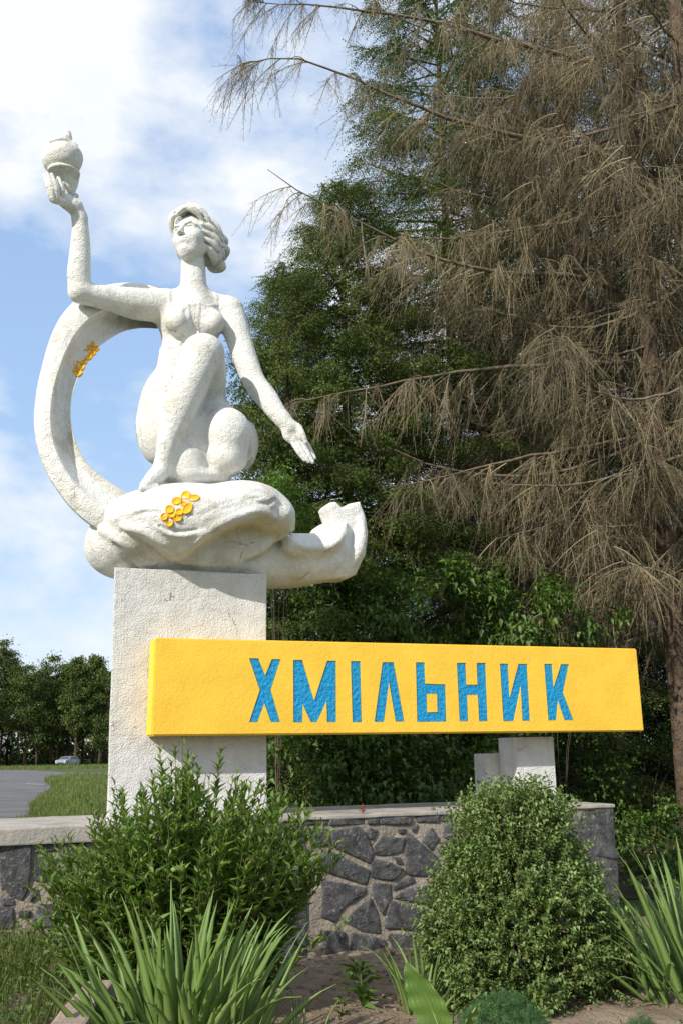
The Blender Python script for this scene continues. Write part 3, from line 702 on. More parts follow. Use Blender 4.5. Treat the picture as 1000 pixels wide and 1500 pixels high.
# ================================================================== GROUND, ROAD, BED
def vnoise(x, y, seed=0, n=64):
    g = np.random.default_rng(seed).random((n, n)); xi = np.floor(x).astype(int); yi = np.floor(y).astype(int); fx = x-xi; fy = y-yi
    fx = fx*fx*(3-2*fx); fy = fy*fy*(3-2*fy); a = g[xi % n, yi % n]; b = g[(xi+1) % n, yi % n]; c = g[xi % n, (yi+1) % n]; d = g[(xi+1) % n, (yi+1) % n]
    return (a*(1-fx)+b*fx)*(1-fy)+(c*(1-fx)+d*fx)*fy
def fbm(x, y, seed=0, oct=4):
    return sum(vnoise(x*2**i, y*2**i, seed+i)*.5**i for i in range(oct))-1
def grid_mesh(name, xs, ys, zf):
    X, Y = np.meshgrid(xs, ys, indexing='ij'); Z = zf(X, Y); V = np.stack([X, Y, Z], -1).reshape(-1, 3); m = len(ys)
    i = np.arange(len(xs)-1)[:, None]*m; j = np.arange(m-1)[None]
    return mesh_np(name, V, np.stack([i+j, i+m+j, i+m+j+1, i+j+1], -1).reshape(-1, 4), True)
t = np.linspace(-1, 1, 121); xs = np.sinh(t*6.2)/np.sinh(6.2)*1500; ys = xs+8
gm = mat('turf', (.045, .075, .014), (.075, .095, .025), scale=1.2, rough=1, bump=.6, bscale=30, c3=(.11, .09, .055), c3scale=.5, c3fac=(.56, .72), bdist=.05)
obj('ground', grid_mesh('ground', xs, ys, lambda x, y: ground_z(x, y)-.0), gm, kind='structure')
# forest floor under the spruces
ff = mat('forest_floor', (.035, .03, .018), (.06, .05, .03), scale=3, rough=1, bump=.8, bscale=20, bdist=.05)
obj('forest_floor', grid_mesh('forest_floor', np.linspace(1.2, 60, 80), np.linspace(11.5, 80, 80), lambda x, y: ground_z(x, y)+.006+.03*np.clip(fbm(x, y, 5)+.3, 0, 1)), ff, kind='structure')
asph = mat('asphalt', (.105, .105, .108), (.15, .148, .145), scale=.6, rough=.9, bump=.3, bscale=80, c3=(.08, .08, .082), c3scale=.25, c3fac=(.5, .7))
rd = [(0, 1199), (40, 1196), (47, 1188), (42, 1181), (56, 1169), (70, 1162), (77, 1156), (76, 1151), (66, 1146), (66, 1141), (75, 1138.5), (92, 1136.5), (120, 1135.6), (152, 1135.5)]
rd2 = [(152, 1132.3), (90, 1131.3), (80, 1129.6), (40, 1128.2), (0, 1127.5)]
RZ = .256
poly = [PZ(x, y, RZ)[:2] for x, y in rd]; p2 = [PZ(x, y, RZ)[:2] for x, y in rd2]
e0 = poly[-1]; poly = [np.array((-150., poly[0][1]-6)), np.array((-60., poly[0][1]-2))]+poly
k = poly[-1]; far = p2[0]; poly += [np.array((k[0]+60, k[1]+6)), np.array((far[0]+60, far[1]+8))]+p2+[np.array((-150., p2[-1][1]-2))]
bm = bmesh.new(); tri = tessellate_polygon([[Vector((p[0], p[1], 0)) for p in poly]]); vs = [bm.verts.new((p[0], p[1], RZ)) for p in poly]
for t3 in tri: bm.faces.new([vs[i] for i in t3])
me = bm_mesh('road', bm)
if me.polygons[0].normal.z < 0: me.flip_normals()
obj('road', me, asph, kind='structure')
pm = mat('road_paint', (.55, .55, .52), (.35, .35, .33), scale=3, rough=.8)
for a_, b_ in (((-40, 1141), (14, 1141)), ((38, 1148), (64, 1149.3))):
    A = PZ(*a_, RZ+.004); B = PZ(*b_, RZ+.004); n = np.array((0, .28, 0)); bm = bmesh.new()
    bm.faces.new([bm.verts.new(p) for p in (A, B, B+n, A+n)]); obj('road_marking', bm_mesh('road_marking', bm), pm, kind='structure')
soil = mat('dry_soil', (.23, .175, .125), (.33, .26, .19), scale=6, rough=1, bump=1., bscale=45, bdist=.03, bump2=.5, b2scale=12, c3=(.14, .105, .075), c3scale=3, c3fac=(.5, .7))
def soil_z(x, y): return ground_z(x, y)+.012+.05*np.clip(fbm(x*3, y*3, 11, 5)+.5, -.2, 1.5)*np.clip((x+2.35)/.3, 0, 1)-.25*np.clip((-2.05-x)/.25, 0, 1)
obj('flower_bed', grid_mesh('flower_bed', np.arange(-2.3, 4.6, .04), np.arange(3.4, 10.6, .04), soil_z), soil, kind='structure')
def lumps(xs, ys, zs, r):
    o = np.array([(1, 0, 0), (-1, 0, 0), (0, 1, 0), (0, -1, 0), (0, 0, 1), (0, 0, -1)], float); Fo = np.array([(0, 2, 4), (2, 1, 4), (1, 3, 4), (3, 0, 4), (2, 0, 5), (1, 2, 5), (3, 1, 5), (0, 3, 5)])
    Mx = rng.normal(0, .35, (len(xs), 3, 3))+np.eye(3); Mx *= r[:, None, None]; return inst(o, Fo, Mx, np.stack([xs, ys, zs], -1))
n = 5000; x = rng.uniform(-2.1, 4.5, n); y = rng.uniform(4.6, 10.4, n); r = rng.lognormal(-4.9, .55, n)
V, F = lumps(x, y, soil_z(x, y)+r*.2, r); obj('soil_clods', mesh_np('soil_clods', V, F, False), soil, kind='stuff')

# ================================================================== STONE PLANTER WALL
VF = None
pf = PZ(560, 1191, WALLTOP); VF = (pf-MO) @ MV; pb = PZ(560, 1178, WALLTOP); VB = max((pb-MO) @ MV, .75)
pl0 = PZ(20, 1221, WALLTOP-.0)
UR = PV(903, 1230, VF)[0]; UL = -7.5
mortar = mat('mortar', (.33, .285, .235), (.21, .185, .155), scale=7, rough=.95, bump=.9, bscale=35, bump2=.5, b2scale=8, bdist=.02, c3=(.36, .31, .25), c3scale=3.5, c3fac=(.52, .66))
conc = mat('weathered_concrete', (.40, .37, .32), (.30, .285, .26), scale=4, rough=.95, bump=.7, bscale=40, bump2=.3, b2scale=7, bdist=.012, c3=(.20, .18, .155), c3scale=1.6, c3fac=(.5, .72))
granite = mat('dark_granite', (.032, .033, .036), (.085, .086, .088), scale=14, rough=.62, bump=.7, bscale=60, bdist=.012, bump2=.5, b2scale=9, c3=(.22, .21, .20), c3scale=30, c3fac=(.56, .68), spec=.5)
granite2 = mat('grey_granite', (.10, .10, .105), (.17, .168, .165), scale=12, rough=.75, bump=.7, bscale=50, bdist=.012, bump2=.5, b2scale=9, c3=(.30, .28, .25), c3scale=18, c3fac=(.58, .72))
WALL = empty('stone_planter', mw=M_MON); tag(WALL, 'low planter wall of dark crazy paved granite with pale mortar and concrete top', 'planter wall')
ZB = -.45
bm = bmesh.new(); bx(bm, (UL, VF+.012, ZB), (UR-.012, VB, WALLTOP-.035))
bmesh.ops.subdivide_edges(bm, edges=[e for e in bm.edges if e.calc_length() > .5], cuts=40, use_grid_fill=True)
for v in bm.verts:
    if abs(v.co.y-(VF+.012)) < .02: v.co.y += .010*mnoise.noise(v.co*6)
obj('mortar', bm_mesh('mortar', bm), mortar, WALL)
us = [UL, -4.2, -2.4, PV(228, 1200, VF)[0]]
for a, b in zip(us[:-1], us[1:]):
    bm = bmesh.new(); bx(bm, (a+.004, VF-.045+random.uniform(-.004, .004), WALLTOP-.13), (b-.004, VB+.02, WALLTOP-.002), .012)
    bmesh.ops.subdivide_edges(bm, edges=[e for e in bm.edges if e.calc_length() > .3], cuts=12, use_grid_fill=True)
    for v in bm.verts: v.co += mnoise.noise_vector(v.co*7)*.006
    obj('coping', bm_mesh('coping', bm), conc, WALL)
us = [PV(228, 1200, VF)[0], PV(470, 1200, VF)[0], PV(640, 1200, VF)[0], PV(790, 1200, VF)[0], UR]
for a, b in zip(us[:-1], us[1:]):
    bm = bmesh.new(); bx(bm, (a+.004, VF-.012+random.uniform(-.004, .004), WALLTOP-.034), (b-.004, VB+.02, WALLTOP-.002), .008)
    bmesh.ops.subdivide_edges(bm, edges=[e for e in bm.edges if e.calc_length() > .3], cuts=12, use_grid_fill=True)
    for v in bm.verts: v.co += mnoise.noise_vector(v.co*7)*.005
    obj('coping', bm_mesh('coping', bm), conc, WALL)
def clip_half(P, a, n):
    """keep the side of polygon P where (p-a).n <= 0"""
    o = []
    for i in range(len(P)):
        p, q = P[i], P[(i+1) % len(P)]; dp, dq = (p-a) @ n, (q-a) @ n
        if dp <= 0: o.append(p)
        if dp*dq < 0: o.append(p+(q-p)*dp/(dp-dq))
    return o
def subdiv_round(P, amp):
    P = [np.array(p, float) for p in P]; o = []
    for i in range(len(P)):
        a, b, c = P[i-1], P[i], P[(i+1) % len(P)]; o += [b+(a-b)*.07, b*.95+(a+c)*.025, b+(c-b)*.07]
        o.append((b+c)/2+rng.normal(0, amp, 2))
    return o
def stone(P, mat_, proud=None):
    """P outline in (u, z); a slab with rounded uneven face standing out of the mortar"""
    P = np.array(P); P = list(P.mean(0)+(P-P.mean(0))*1.10); P = np.array(subdiv_round(P, .0035)); c = P.mean(0); proud = proud if proud is not None else rng.uniform(.008, .02)
    A = sum(P[i][0]*P[(i+1) % len(P)][1]-P[(i+1) % len(P)][0]*P[i][1] for i in range(len(P)))
    if A < 0: P = P[::-1]
    n = len(P); rings = [(1., .03), (1., -proud*.45), (.965, -proud*.85), (.88, -proud), (.5, -proud-.002)]
    V = []; F = []; tilt = rng.normal(0, .03, 2)
    for s, d in rings:
        for p in P:
            q = c+(p-c)*s; V.append((q[0], VF+.012+d+(tilt @ (q-c) if d < 0 else 0)+rng.normal(0, .0016), q[1]))
    for k in range(len(rings)-1):
        for i in range(n): F.append((k*n+i, k*n+(i+1) % n, (k+1)*n+(i+1) % n, (k+1)*n+i))
    V.append((c[0], VF+.012-proud-.002, c[1])); T = [((len(rings)-1)*n+i, (len(rings)-1)*n+(i+1) % n, len(V)-1) for i in range(n)]
    me = mesh_np('stone', V, [np.array(F), np.array(T)], False); obj('stone', me, mat_, WALL)
def px2(l, s, ox, oy): return [PV(ox+x/s, oy+y/s, VF)[[0, 2]] for x, y in l]
Z8 = (3.846, 440, 1160); Z5 = (2.5, 0, 900)
right = [[(185,225),(330,203),(365,240),(400,330),(395,395),(370,390),(195,310)], [(130,342),(190,346),(380,440),(366,522),(110,435),(110,375)], [(55,212),(152,212),(165,296),(90,310),(60,300)],
 [(425,352),(420,312),(468,250),(585,265),(566,332),(480,356)], [(603,246),(620,244),(812,402),(780,470),(603,457),(596,330)], [(404,402),(432,382),(500,400),(568,432),(518,494),(404,480),(396,440)],
 [(130,505),(362,550),(350,582),(256,640),(198,728),(130,700)], [(406,516),(510,524),(505,600),(460,685),(410,580)], [(258,735),(304,675),(396,608),(434,690),(448,795),(350,785)],
 [(528,524),(628,482),(640,508),(570,540),(528,554)], [(536,598),(602,550),(735,526),(755,560),(718,634),(562,602)], [(506,616),(560,630),(725,670),(735,735),(640,775),(486,765)],
 [(368,228),(395,204),(432,217),(408,266),(386,262)], [(684,275),(740,206),(785,270),(740,330)], [(814,194),(950,192),(955,258),(880,280),(809,258)], [(522,368),(558,368),(574,402),(550,408)],
 [(550,210),(593,210),(588,236),(554,233)], [(772,322),(800,304),(816,340),(800,356)], [(812,277),(843,277),(843,298),(817,298)], [(130,785),(250,795),(268,920),(130,920)], [(292,798),(468,838),(478,930),(292,930)],
 [(502,806),(648,806),(696,930),(502,930)], [(622,197),(658,184),(648,228),(632,223)],
 [(172,154),(358,149),(358,183),(172,188)], [(382,154),(438,154),(438,183),(382,183)], [(452,149),(612,144),(616,178),(452,183)], [(654,139),(776,130),(776,168),(662,173)], [(798,134),(950,116),(950,163),(802,168)], [(30,159),(150,159),(150,188),(30,188)]]
left = [[(5,815),(108,815),(112,860),(102,1000),(84,1040),(5,1022)], [(130,872),(140,834),(180,822),(213,834),(205,865)], [(227,812),(338,812),(333,900),(232,904)], [(130,892),(205,888),(205,968),(130,973)],
 [(0,1073),(48,1077),(48,1148),(0,1148)], [(72,1087),(113,1087),(113,1108),(72,1108)], [(122,1120),(150,1063),(200,1063),(218,1138),(127,1142)], [(112,1002),(133,1002),(138,1028),(112,1052)], [(5,1037),(48,1040),(53,1063),(10,1066)]]
for l in right: stone(px2(l, *Z8), granite if rng.random() < .88 else granite2)
for l in left: stone(px2(l, *Z5), granite)
def voronoi(u0, u1, z0, z1, n, gap=.007):
    S = [np.array((rng.uniform(u0, u1), rng.uniform(z0, z1)))]
    while len(S) < n:
        c = [np.array((rng.uniform(u0, u1), rng.uniform(z0, z1))) for _ in range(10)]; S.append(max(c, key=lambda q: min(np.linalg.norm(q-s) for s in S)))
    for i, s in enumerate(S):
        P = [np.array(p) for p in ((u0, z0), (u1, z0), (u1, z1), (u0, z1))]
        for j, q in enumerate(S):
            if i != j:
                d = q-s; m = (s+q)/2-d/np.linalg.norm(d)*gap; P = clip_half(P, m, d)
                if len(P) < 3: break
        if len(P) >= 3: stone(P, granite if rng.random() < .9 else granite2)
g = lambda x: PV(x, 1250, VF)[0]
zt_ = WALLTOP-.15
voronoi(g(142), g(232), .20, zt_, 7); voronoi(g(236), g(448), -.3, WALLTOP-.06, 17); voronoi(g(692), UR-.03, -.3, WALLTOP-.06, 18)
voronoi(g(474), g(620), -.42, PV(540, 1400, VF)[2]-.02, 4)
voronoi(UL+.03, g(-6), .15, zt_, 40)
# the return wall at the far right corner
# kerb stone beside the irises
kb = PZ(130, 1432, .30); KE = empty('kerb_stone', (kb[0]+.12, kb[1]-.55, .2), R(4)); 
tag(KE, 'pale concrete kerb block lying at the edge of the grass beside the irises', 'kerb')
bm = bmesh.new(); bx(bm, (-.09, -.60, -.2), (.09, .50, .10), .02); bmesh.ops.subdivide_edges(bm, edges=[e for e in bm.edges if e.calc_length() > .1], cuts=8, use_grid_fill=True)
for v in bm.verts: v.co += mnoise.noise_vector(v.co*6)*.012
obj('block', bm_mesh('block', bm), mat('pink_concrete', (.36, .27, .21), (.28, .22, .18), scale=8, rough=.95, bump=.8, bscale=50, bdist=.01), KE)
# ================================================================== PLANTS
leafV = lambda w, h=.12, d=.10: np.array([(0, 0, 0), (-w, .42, h*w*2), (w, .42, h*w*2), (0, .45, 0), (0, 1, -d)])
leafF = np.array([(0, 3, 1), (1, 3, 4), (0, 2, 3), (3, 2, 4)])
def rand_dirs(n):
    d = rng.normal(size=(n, 3)); return d/np.linalg.norm(d, axis=1)[:, None]
def leaves(P, D, size, w=.18, droop=.1, roll=.6, h=.5):
    """folded leaves at P pointing along D, of length size (array)"""
    tV = leafV(w, h, droop); Mx = frames(D, rng.normal(0, roll, len(P)))*np.asarray(size)[:, None, None]; return inst(tV, leafF, Mx, P)
def spikes(P, D, L, w):
    """thin pyramids: three faces each"""
    tV = np.array([(-.5, 0, -.3), (.5, 0, -.3), (0, 0, .6), (0, 1, 0)]); tF = np.array([(0, 1, 3), (1, 2, 3), (2, 0, 3)])
    Mx = frames(D, rng.uniform(0, 3, len(P))); S = np.stack([np.broadcast_to(w, len(P)), L, np.broadcast_to(w, len(P))], -1)
    return inst(tV, tF, Mx*S[:, None, :], P)
shrub_m = mat('willowleaf_green', (.085, .155, .024), (.135, .215, .036), scale=9, rough=.5, leaf=True, rand=.35, spec=.4)
stem_m = mat('green_stem', (.10, .13, .04), (.13, .10, .05), scale=8, rough=.7)
bark_m = mat('grey_twig', (.13, .10, .07), (.08, .065, .045), scale=8, rough=.9)
def on_ground(x, y): return float(ground_z(x, y))

# ---- tall willow-leaved perennial in front of the pillar
def leafy_clump(cx, cy, rx, ry, n_st, hfun, name, label, cat, lsize=.145, dens=.030, seed=1, leafw=.14, lean=.55):
    global rng; rng = np.random.default_rng(seed)
    root = empty(name, (cx, cy, on_ground(cx, cy))); tag(root, label, cat)
    st = MB(); P = []; D = []; S = []
    for i in range(n_st):
        a = rng.uniform(0, 2*np.pi); r = np.sqrt(rng.uniform(0, 1)); bx_, by_ = r*np.cos(a)*rx*.55, r*np.sin(a)*ry*.55
        h = hfun(bx_/rx*1.8)*(rng.uniform(.62, 1.0) if rng.random() < .8 else rng.uniform(.35, .6))*(1-.12*r); ox, oy = np.cos(a)*r*rx*lean+rng.normal(0, .05), np.sin(a)*r*ry*lean+rng.normal(0, .05)
        t = np.linspace(0, 1, 9); pts = np.stack([bx_+ox*t**1.6, by_+oy*t**1.6, h*(t-.12*r*t**2)-.04], -1); pts += np.cumsum(rng.normal(0, .006, pts.shape), 0)
        st.tube(pts, np.linspace(.006, .002, 9), 4, False)
        m = int(h*.88/dens); tt = np.sort(rng.uniform(.04, 1, m))**.85; p = np.stack([np.interp(tt, t, pts[:, k]) for k in range(3)], -1)
        ax = pts[-1]-pts[-3]; ax /= np.linalg.norm(ax); ph = np.arange(m)*2.4+rng.uniform(0, 6); up = .45+.7*tt**3
        d = np.stack([np.cos(ph), np.sin(ph), up], -1)+ax*(.2+.8*tt[:, None]**4); P.append(p); D.append(d); S.append(lsize*rng.uniform(.6, 1.15, m)*(1-.55*tt**5)*(.6+.4*np.minimum(tt*4, 1)))
    P = np.vstack(P); D = np.vstack(D); S = np.concatenate(S)
    V, F = leaves(P, D, S, leafw, .22, .5); obj('stems', st.mesh('stems', True), stem_m, root); obj('foliage', mesh_np('foliage', V, F), shrub_m, root, 'stuff')
    return root
c = PZ(268, 1400, .05); c = PY(268, 1400, 7.55)
leafy_clump(c[0]+.03, 7.3, .96, .52, 460, lambda u: 1.93-.30*abs(u-.15)**1.8-.18*np.clip(-u-.3, 0, 1), 'leafy_shrub', 'tall willow-leaved green shrub in front of the white pillar', 'shrub', seed=3)
# ---- clipped oval box bush
box_m = mat('box_leaf_green', (.120, .190, .050), (.185, .250, .085), scale=12, rough=.45, leaf=True, rand=.3, spec=.4, transl=.2)
def box_bush(cx, cy, rx, ry, H, name, label, seed=5, n=5200):
    global rng; rng = np.random.default_rng(seed); z0 = on_ground(cx, cy)
    root = empty(name, (cx, cy, z0)); tag(root, label, 'shrub')
    def prof(z):      # radius factor by height 0..1
        return np.sqrt(np.clip(1-((z-.38)/.64)**2, 0.02, 1))*np.clip(1.18-.56*z, 0, 1.12)*(1-.50*np.clip((z-.74)/.26, 0, 1)**1.2)
    K0 = 330; zc_ = rng.beta(1.2, 1.2, K0); ac = rng.uniform(0, 2*np.pi, K0); lc = 1+.11*np.sin(ac*3+zc_*9)+.10*np.sin(ac*7-zc_*13)+.07*rng.normal(size=K0)
    k0 = rng.integers(0, K0, n); rr = prof(zc_)*lc; cc = np.stack([np.cos(ac)*rx*rr, np.sin(ac)*ry*rr, zc_*H+.03], -1); dep = 1-np.abs(rng.normal(0, .10, n)); sp_ = rng.normal(0, .055, (n, 3))
    p = cc[k0]*np.stack([dep, dep, np.ones(n)], -1)+sp_; p[:, 2] = np.clip(p[:, 2], .03, H); z = p[:, 2]/H; a = ac[k0]
    d = np.stack([np.cos(a), np.sin(a), .55+1.3*z**2], -1)+sp_*7+rng.normal(0, .25, (n, 3)); d /= np.linalg.norm(d, axis=1)[:, None]
    L = rng.uniform(.07, .16, n)*(1+1.1*(z > .84)); K = 11; tt = (np.arange(K)+.5)/K
    q = p[:, None]+d[:, None]*(L[:, None]*tt[None])[..., None]; F_ = frames(d); ph = (np.arange(K)*2.1)[None]+rng.uniform(0, 6, n)[:, None]
    dl = F_[:, None, :, 0]*np.cos(ph)[..., None]+F_[:, None, :, 2]*np.sin(ph)[..., None]+d[:, None]*.75
    P = q.reshape(-1, 3); D = dl.reshape(-1, 3); S = rng.uniform(.027, .043, len(P)); V, F = leaves(P, D, S, .30, .12, .4)
    V2, F2 = spikes(p-d*.05, d, L+.04, .0035)
    obj('twigs', mesh_np('twigs', V2, F2), stem_m, root, 'stuff'); obj('foliage', mesh_np('foliage', V, F), box_m, root, 'stuff')
    st = MB()
    for k in range(16):
        a_ = rng.uniform(0, 6.28); h = rng.uniform(.5, .95)*H; t = np.linspace(0, 1, 6); st.tube(np.stack([np.cos(a_)*rx*.5*t**1.3, np.sin(a_)*ry*.5*t**1.3, h*t-.03], -1), np.linspace(.014, .004, 6), 5, False)
    obj('branches', st.mesh('branches', True), bark_m, root)
    n2 = 5000; r_ = rng.uniform(.2, .8, n2); z = rng.uniform(.06, .9, n2); a = rng.uniform(0, 6.28, n2); P = np.stack([np.cos(a)*rx*r_*prof(z), np.sin(a)*ry*r_*prof(z), z*H], -1)
    V, F = leaves(P, rand_dirs(n2), np.full(n2, .035), .3); obj('inner_foliage', mesh_np('inner_foliage', V, F), box_m, root, 'stuff')
    return root
b = PY(768, 1440, 7.75)
box_bush(b[0], 7.75, .56, .50, 1.24, 'box_bush', 'dense oval light green bush with tiny leaves below the sign', 5)

# ---- irises: every sword leaf a part
iris_m = mat('iris_green', (.17, .27, .07), (.23, .34, .10), scale=2.5, rough=.45, leaf=True, spec=.45, transl=.3, bump=.25, bscale=60, bdist=.004, c3=(.24, .27, .10), c3scale=2.2, c3fac=(.60, .8))
def blade(base, az, lean, L, w, bend, parent, m=iris_m, segs=9, twist=0., name='leaf'):
    t = np.linspace(0, 1, segs); th = lean+bend*t**2.2; ds = L/(segs-1); P = [np.array(base, float)]
    for k in range(segs-1): P.append(P[-1]+ds*np.array((np.sin(th[k])*np.cos(az), np.sin(th[k])*np.sin(az), np.cos(th[k]))))
    P = np.array(P); side = np.array((-np.sin(az+twist), np.cos(az+twist), 0)); ww = w*np.clip(np.minimum(.55+t*1.6, (1-t)**.62*1.25), 0, 1); ww[-1] = .0006
    T = np.gradient(P, axis=0); T /= np.linalg.norm(T, axis=1)[:, None]; Nn = np.cross(side, T)
    V = np.stack([P-side*ww[:, None]*.5+Nn*ww[:, None]*.10, P-Nn*.002, P+side*ww[:, None]*.5+Nn*ww[:, None]*.10, P+Nn*.0025], 1).reshape(-1, 3); F = []
    for k in range(segs-1):
        for a, b in ((0, 1), (1, 2), (2, 3), (3, 0)): F.append((k*4+a, k*4+b, k*4+4+b, k*4+4+a))
    obj(name, mesh_np('leaf', V, np.array(F), True), m, parent)
def iris(cx, cy, n, r, Lr, label, seed, wr=(.026, .042), lean_max=1.0, cat='iris', bias=0., z=None):
    global rng; rng = np.random.default_rng(seed); root = empty('iris_clump', (cx, cy, on_ground(cx, cy) if z is None else z)); tag(root, label, cat)
    for k in range(n):
        a = rng.uniform(0, 6.283); rr = r*np.sqrt(rng.random()); fan = np.clip(rr/r+rng.normal(0, .25), 0, 1.3)
        blade((np.cos(a)*rr, np.sin(a)*rr*.7, -.03), a+rng.normal(0, .5)+bias*0, .06+fan*lean_max*.55, rng.uniform(*Lr)*(1-.12*fan), rng.uniform(*wr), rng.uniform(.1, 1.25)*(.35+fan*.7), root, twist=-(a+np.pi/2)+rng.normal(0, .55) if rng.random() < .75 else rng.normal(0, .7))
    return root
c = PY(258, 1500, 5.9); iris(c[0]+.03, 5.95, 165, .36, (.55, .98), 'large iris clump with broad pale green sword leaves at the bottom left', 21, (.046, .078), .9, z=.0)
c = PY(985, 1430, 7.6); iris(c[0]+.22, 7.6, 120, .45, (.85, 1.25), 'arching iris clump at the right edge of the flower bed', 22, (.046, .070), 1.15)
c = PY(618, 1420, 7.3); iris(c[0], 7.35, 26, .14, (.42, .68), 'small upright iris tuft between the stone wall and the oval bush', 23, (.026, .040), .6)
c = PY(445, 1480, 6.3); iris(c[0], 6.3, 14, .10, (.30, .50), 'sparse iris tuft of thin leaves right of the large clump', 24, (.020, .032), .9)
# ---- canna: large broad leaves
canna_m = mat('canna_green', (.075, .145, .028), (.11, .19, .038), scale=5, rough=.42, leaf=True, spec=.5, transl=.2)
def canna_leaf(base, az, lean, L, W, bend, parent, fold=.35, yaw=0.):
    nu, nv = 21, 41; t = np.linspace(0, 1, nu); th = lean+bend*t**2; P = [np.array(base, float)]; ds = L/(nu-1)
    for k in range(nu-1): P.append(P[-1]+ds*np.array((np.sin(th[k])*np.cos(az), np.sin(th[k])*np.sin(az), np.cos(th[k]))))
    P = np.array(P); T = np.gradient(P, axis=0); T /= np.linalg.norm(T, axis=1)[:, None]; side = np.array((-np.sin(az+yaw), np.cos(az+yaw), 0.)); Nn = np.cross(side, T)
    w = W*np.sin(np.pi*np.clip(t, 0, 1)**.85)**.8*.5; w[0] = .008; w[-1] = .001; s = np.linspace(-1, 1, nv)
    V = P[:, None]+side*(w[:, None]*s[None])[..., None]*math.cos(fold)+Nn[:, None]*(w[:, None]*(np.abs(s)[None]*math.sin(fold)+.022*np.cos(s[None]*24-t[:, None]*9*np.sign(s)[None]))+.010*np.sin(t*30+1)[:, None]*np.abs(s)[None])[..., None]
    i = np.arange(nu-1)[:, None]*nv; j = np.arange(nv-1)[None]; F = np.stack([i+j, i+nv+j, i+nv+j+1, i+j+1], -1).reshape(-1, 4)
    lf = obj('leaf', mesh_np('leaf', V.reshape(-1, 3), F, True), canna_m, parent)
    mb = MB(); mb.tube(P-Nn*.002, np.linspace(.006, .0015, nu), 5, True); obj('midrib', mb.mesh('midrib', True), mat('pale_midrib', (.30, .38, .14), rough=.5), lf)
c = PY(652, 1510, 5.3); CA = empty('canna_plant', (c[0], 5.3, .0)); tag(CA, 'young canna with a few broad upright leaves in the foreground soil', 'plant')
z0_ = c[2]-.05
canna_leaf((-.01, 0, z0_), R(185), .32, .40, .20, .40, CA, fold=.36, yaw=R(66)); canna_leaf((.02, .03, z0_), R(160), .10, .26, .13, .75, CA, fold=.6, yaw=R(50)); canna_leaf((.03, -.02, z0_-.02), R(-8), .5, .24, .09, .35, CA, fold=.5, yaw=R(-50))
blade((.025, 0, z0_-.05), 0, .08, .26, .022, .05, CA, canna_m)
mb = MB(); mb.tube([(0, 0, -.06), (0, 0, z0_*.6), (0, 0, z0_+.06)], [.016, .014, .010], 8); obj('stem', mb.mesh('stem', True), canna_m, CA)
# ---- feathery plant
fe_m = mat('feathery_green', (.06, .15, .05), (.09, .19, .06), scale=8, rough=.6, leaf=True, rand=.25)
def feathery(cx, cy, r, h, n, label, seed, nm='feathery_plant'):
    global rng; rng = np.random.default_rng(seed); root = empty(nm, (cx, cy, on_ground(cx, cy))); tag(root, label, 'plant')
    a = rng.uniform(0, 6.28, n); rr = np.sqrt(rng.random(n)); z = rng.uniform(.15, 1, n); p = np.stack([np.cos(a)*r*rr, np.sin(a)*r*rr, h*z*(1-.55*rr**2)], -1)
    K = 16; P = np.repeat(p, K, 0); D = rand_dirs(n*K)+[0, 0, .6]; V, F = spikes(P+rng.normal(0, .008, P.shape), D, rng.uniform(.02, .05, n*K), .0022); obj('foliage', mesh_np('foliage', V, F), fe_m, root, 'stuff')
    st = MB()
    for k in range(12):
        q = p[k]; st.tube([(q[0]*.2, q[1]*.2, -.02), q*.6, q], .003, 4, False)
    obj('stems', st.mesh('stems'), stem_m, root)
c = PY(735, 1480, 6.5); feathery(c[0], 6.5, .27, .34, 900, 'low feathery bright green plant at the foot of the oval bush', 31)
c = PY(485, 1500, 5.9); feathery(c[0], 5.95, .12, .16, 220, 'tiny feathery seedling beside the large iris clump', 32)
c = PY(945, 1485, 6.4); feathery(c[0], 6.5, .12, .2, 220, 'tiny feathery seedling in the shaded soil at the right', 33)
# ---- small broad weeds
weed_m = mat('weed_green', (.06, .12, .025), (.10, .17, .04), scale=8, rough=.55, leaf=True, rand=.3)
def rosette(px, py, y, n, L, label, nm='small_weed', seed=0, cat='weed', w=.13, m=weed_m, up=.7):
    global rng; rng = np.random.default_rng(seed); c = PY(px, py, y); root = empty(nm, (c[0], y, on_ground(c[0], y)+.02)); tag(root, label, cat)
    a = rng.uniform(0, 6.28, n); z = rng.uniform(0, L*1.3, n); P = np.stack([np.cos(a)*.01, np.sin(a)*.01, z], -1); D = np.stack([np.cos(a), np.sin(a), rng.uniform(.2, up*1.5, n)], -1)
    V, F = leaves(P, D, rng.uniform(.6, 1.1, n)*L, w, .25, .4); obj('leaves', mesh_np('leaves', V, F), m, root, 'stuff')
    mb = MB(); mb.tube([(0, 0, -.03), (0, 0, L*1.3)], [.005, .003], 5); obj('stem', mb.mesh('stem'), stem_m, root)
rosette(528, 1415, 7.5, 30, .20, 'young plant with narrow spreading leaves in front of the shaded wall', 'young_perennial', 41, 'plant')
rosette(500, 1425, 7.3, 14, .09, 'low dark weed left of the young narrow leaved plant', seed=42)
rosette(468, 1462, 6.6, 12, .07, 'low weed on bare soil near the thin iris tuft', seed=43, w=.25)
rosette(555, 1455, 6.7, 9, .05, 'tiny weed on the bare soil below the young plant', seed=44, w=.3)
rosette(820, 1490, 6.2, 14, .06, 'tiny bright weed at the bottom right in the soil', seed=45, w=.28)
red_m = mat('red_leaf', (.30, .05, .04), (.22, .10, .04), scale=8, rough=.6, leaf=True)
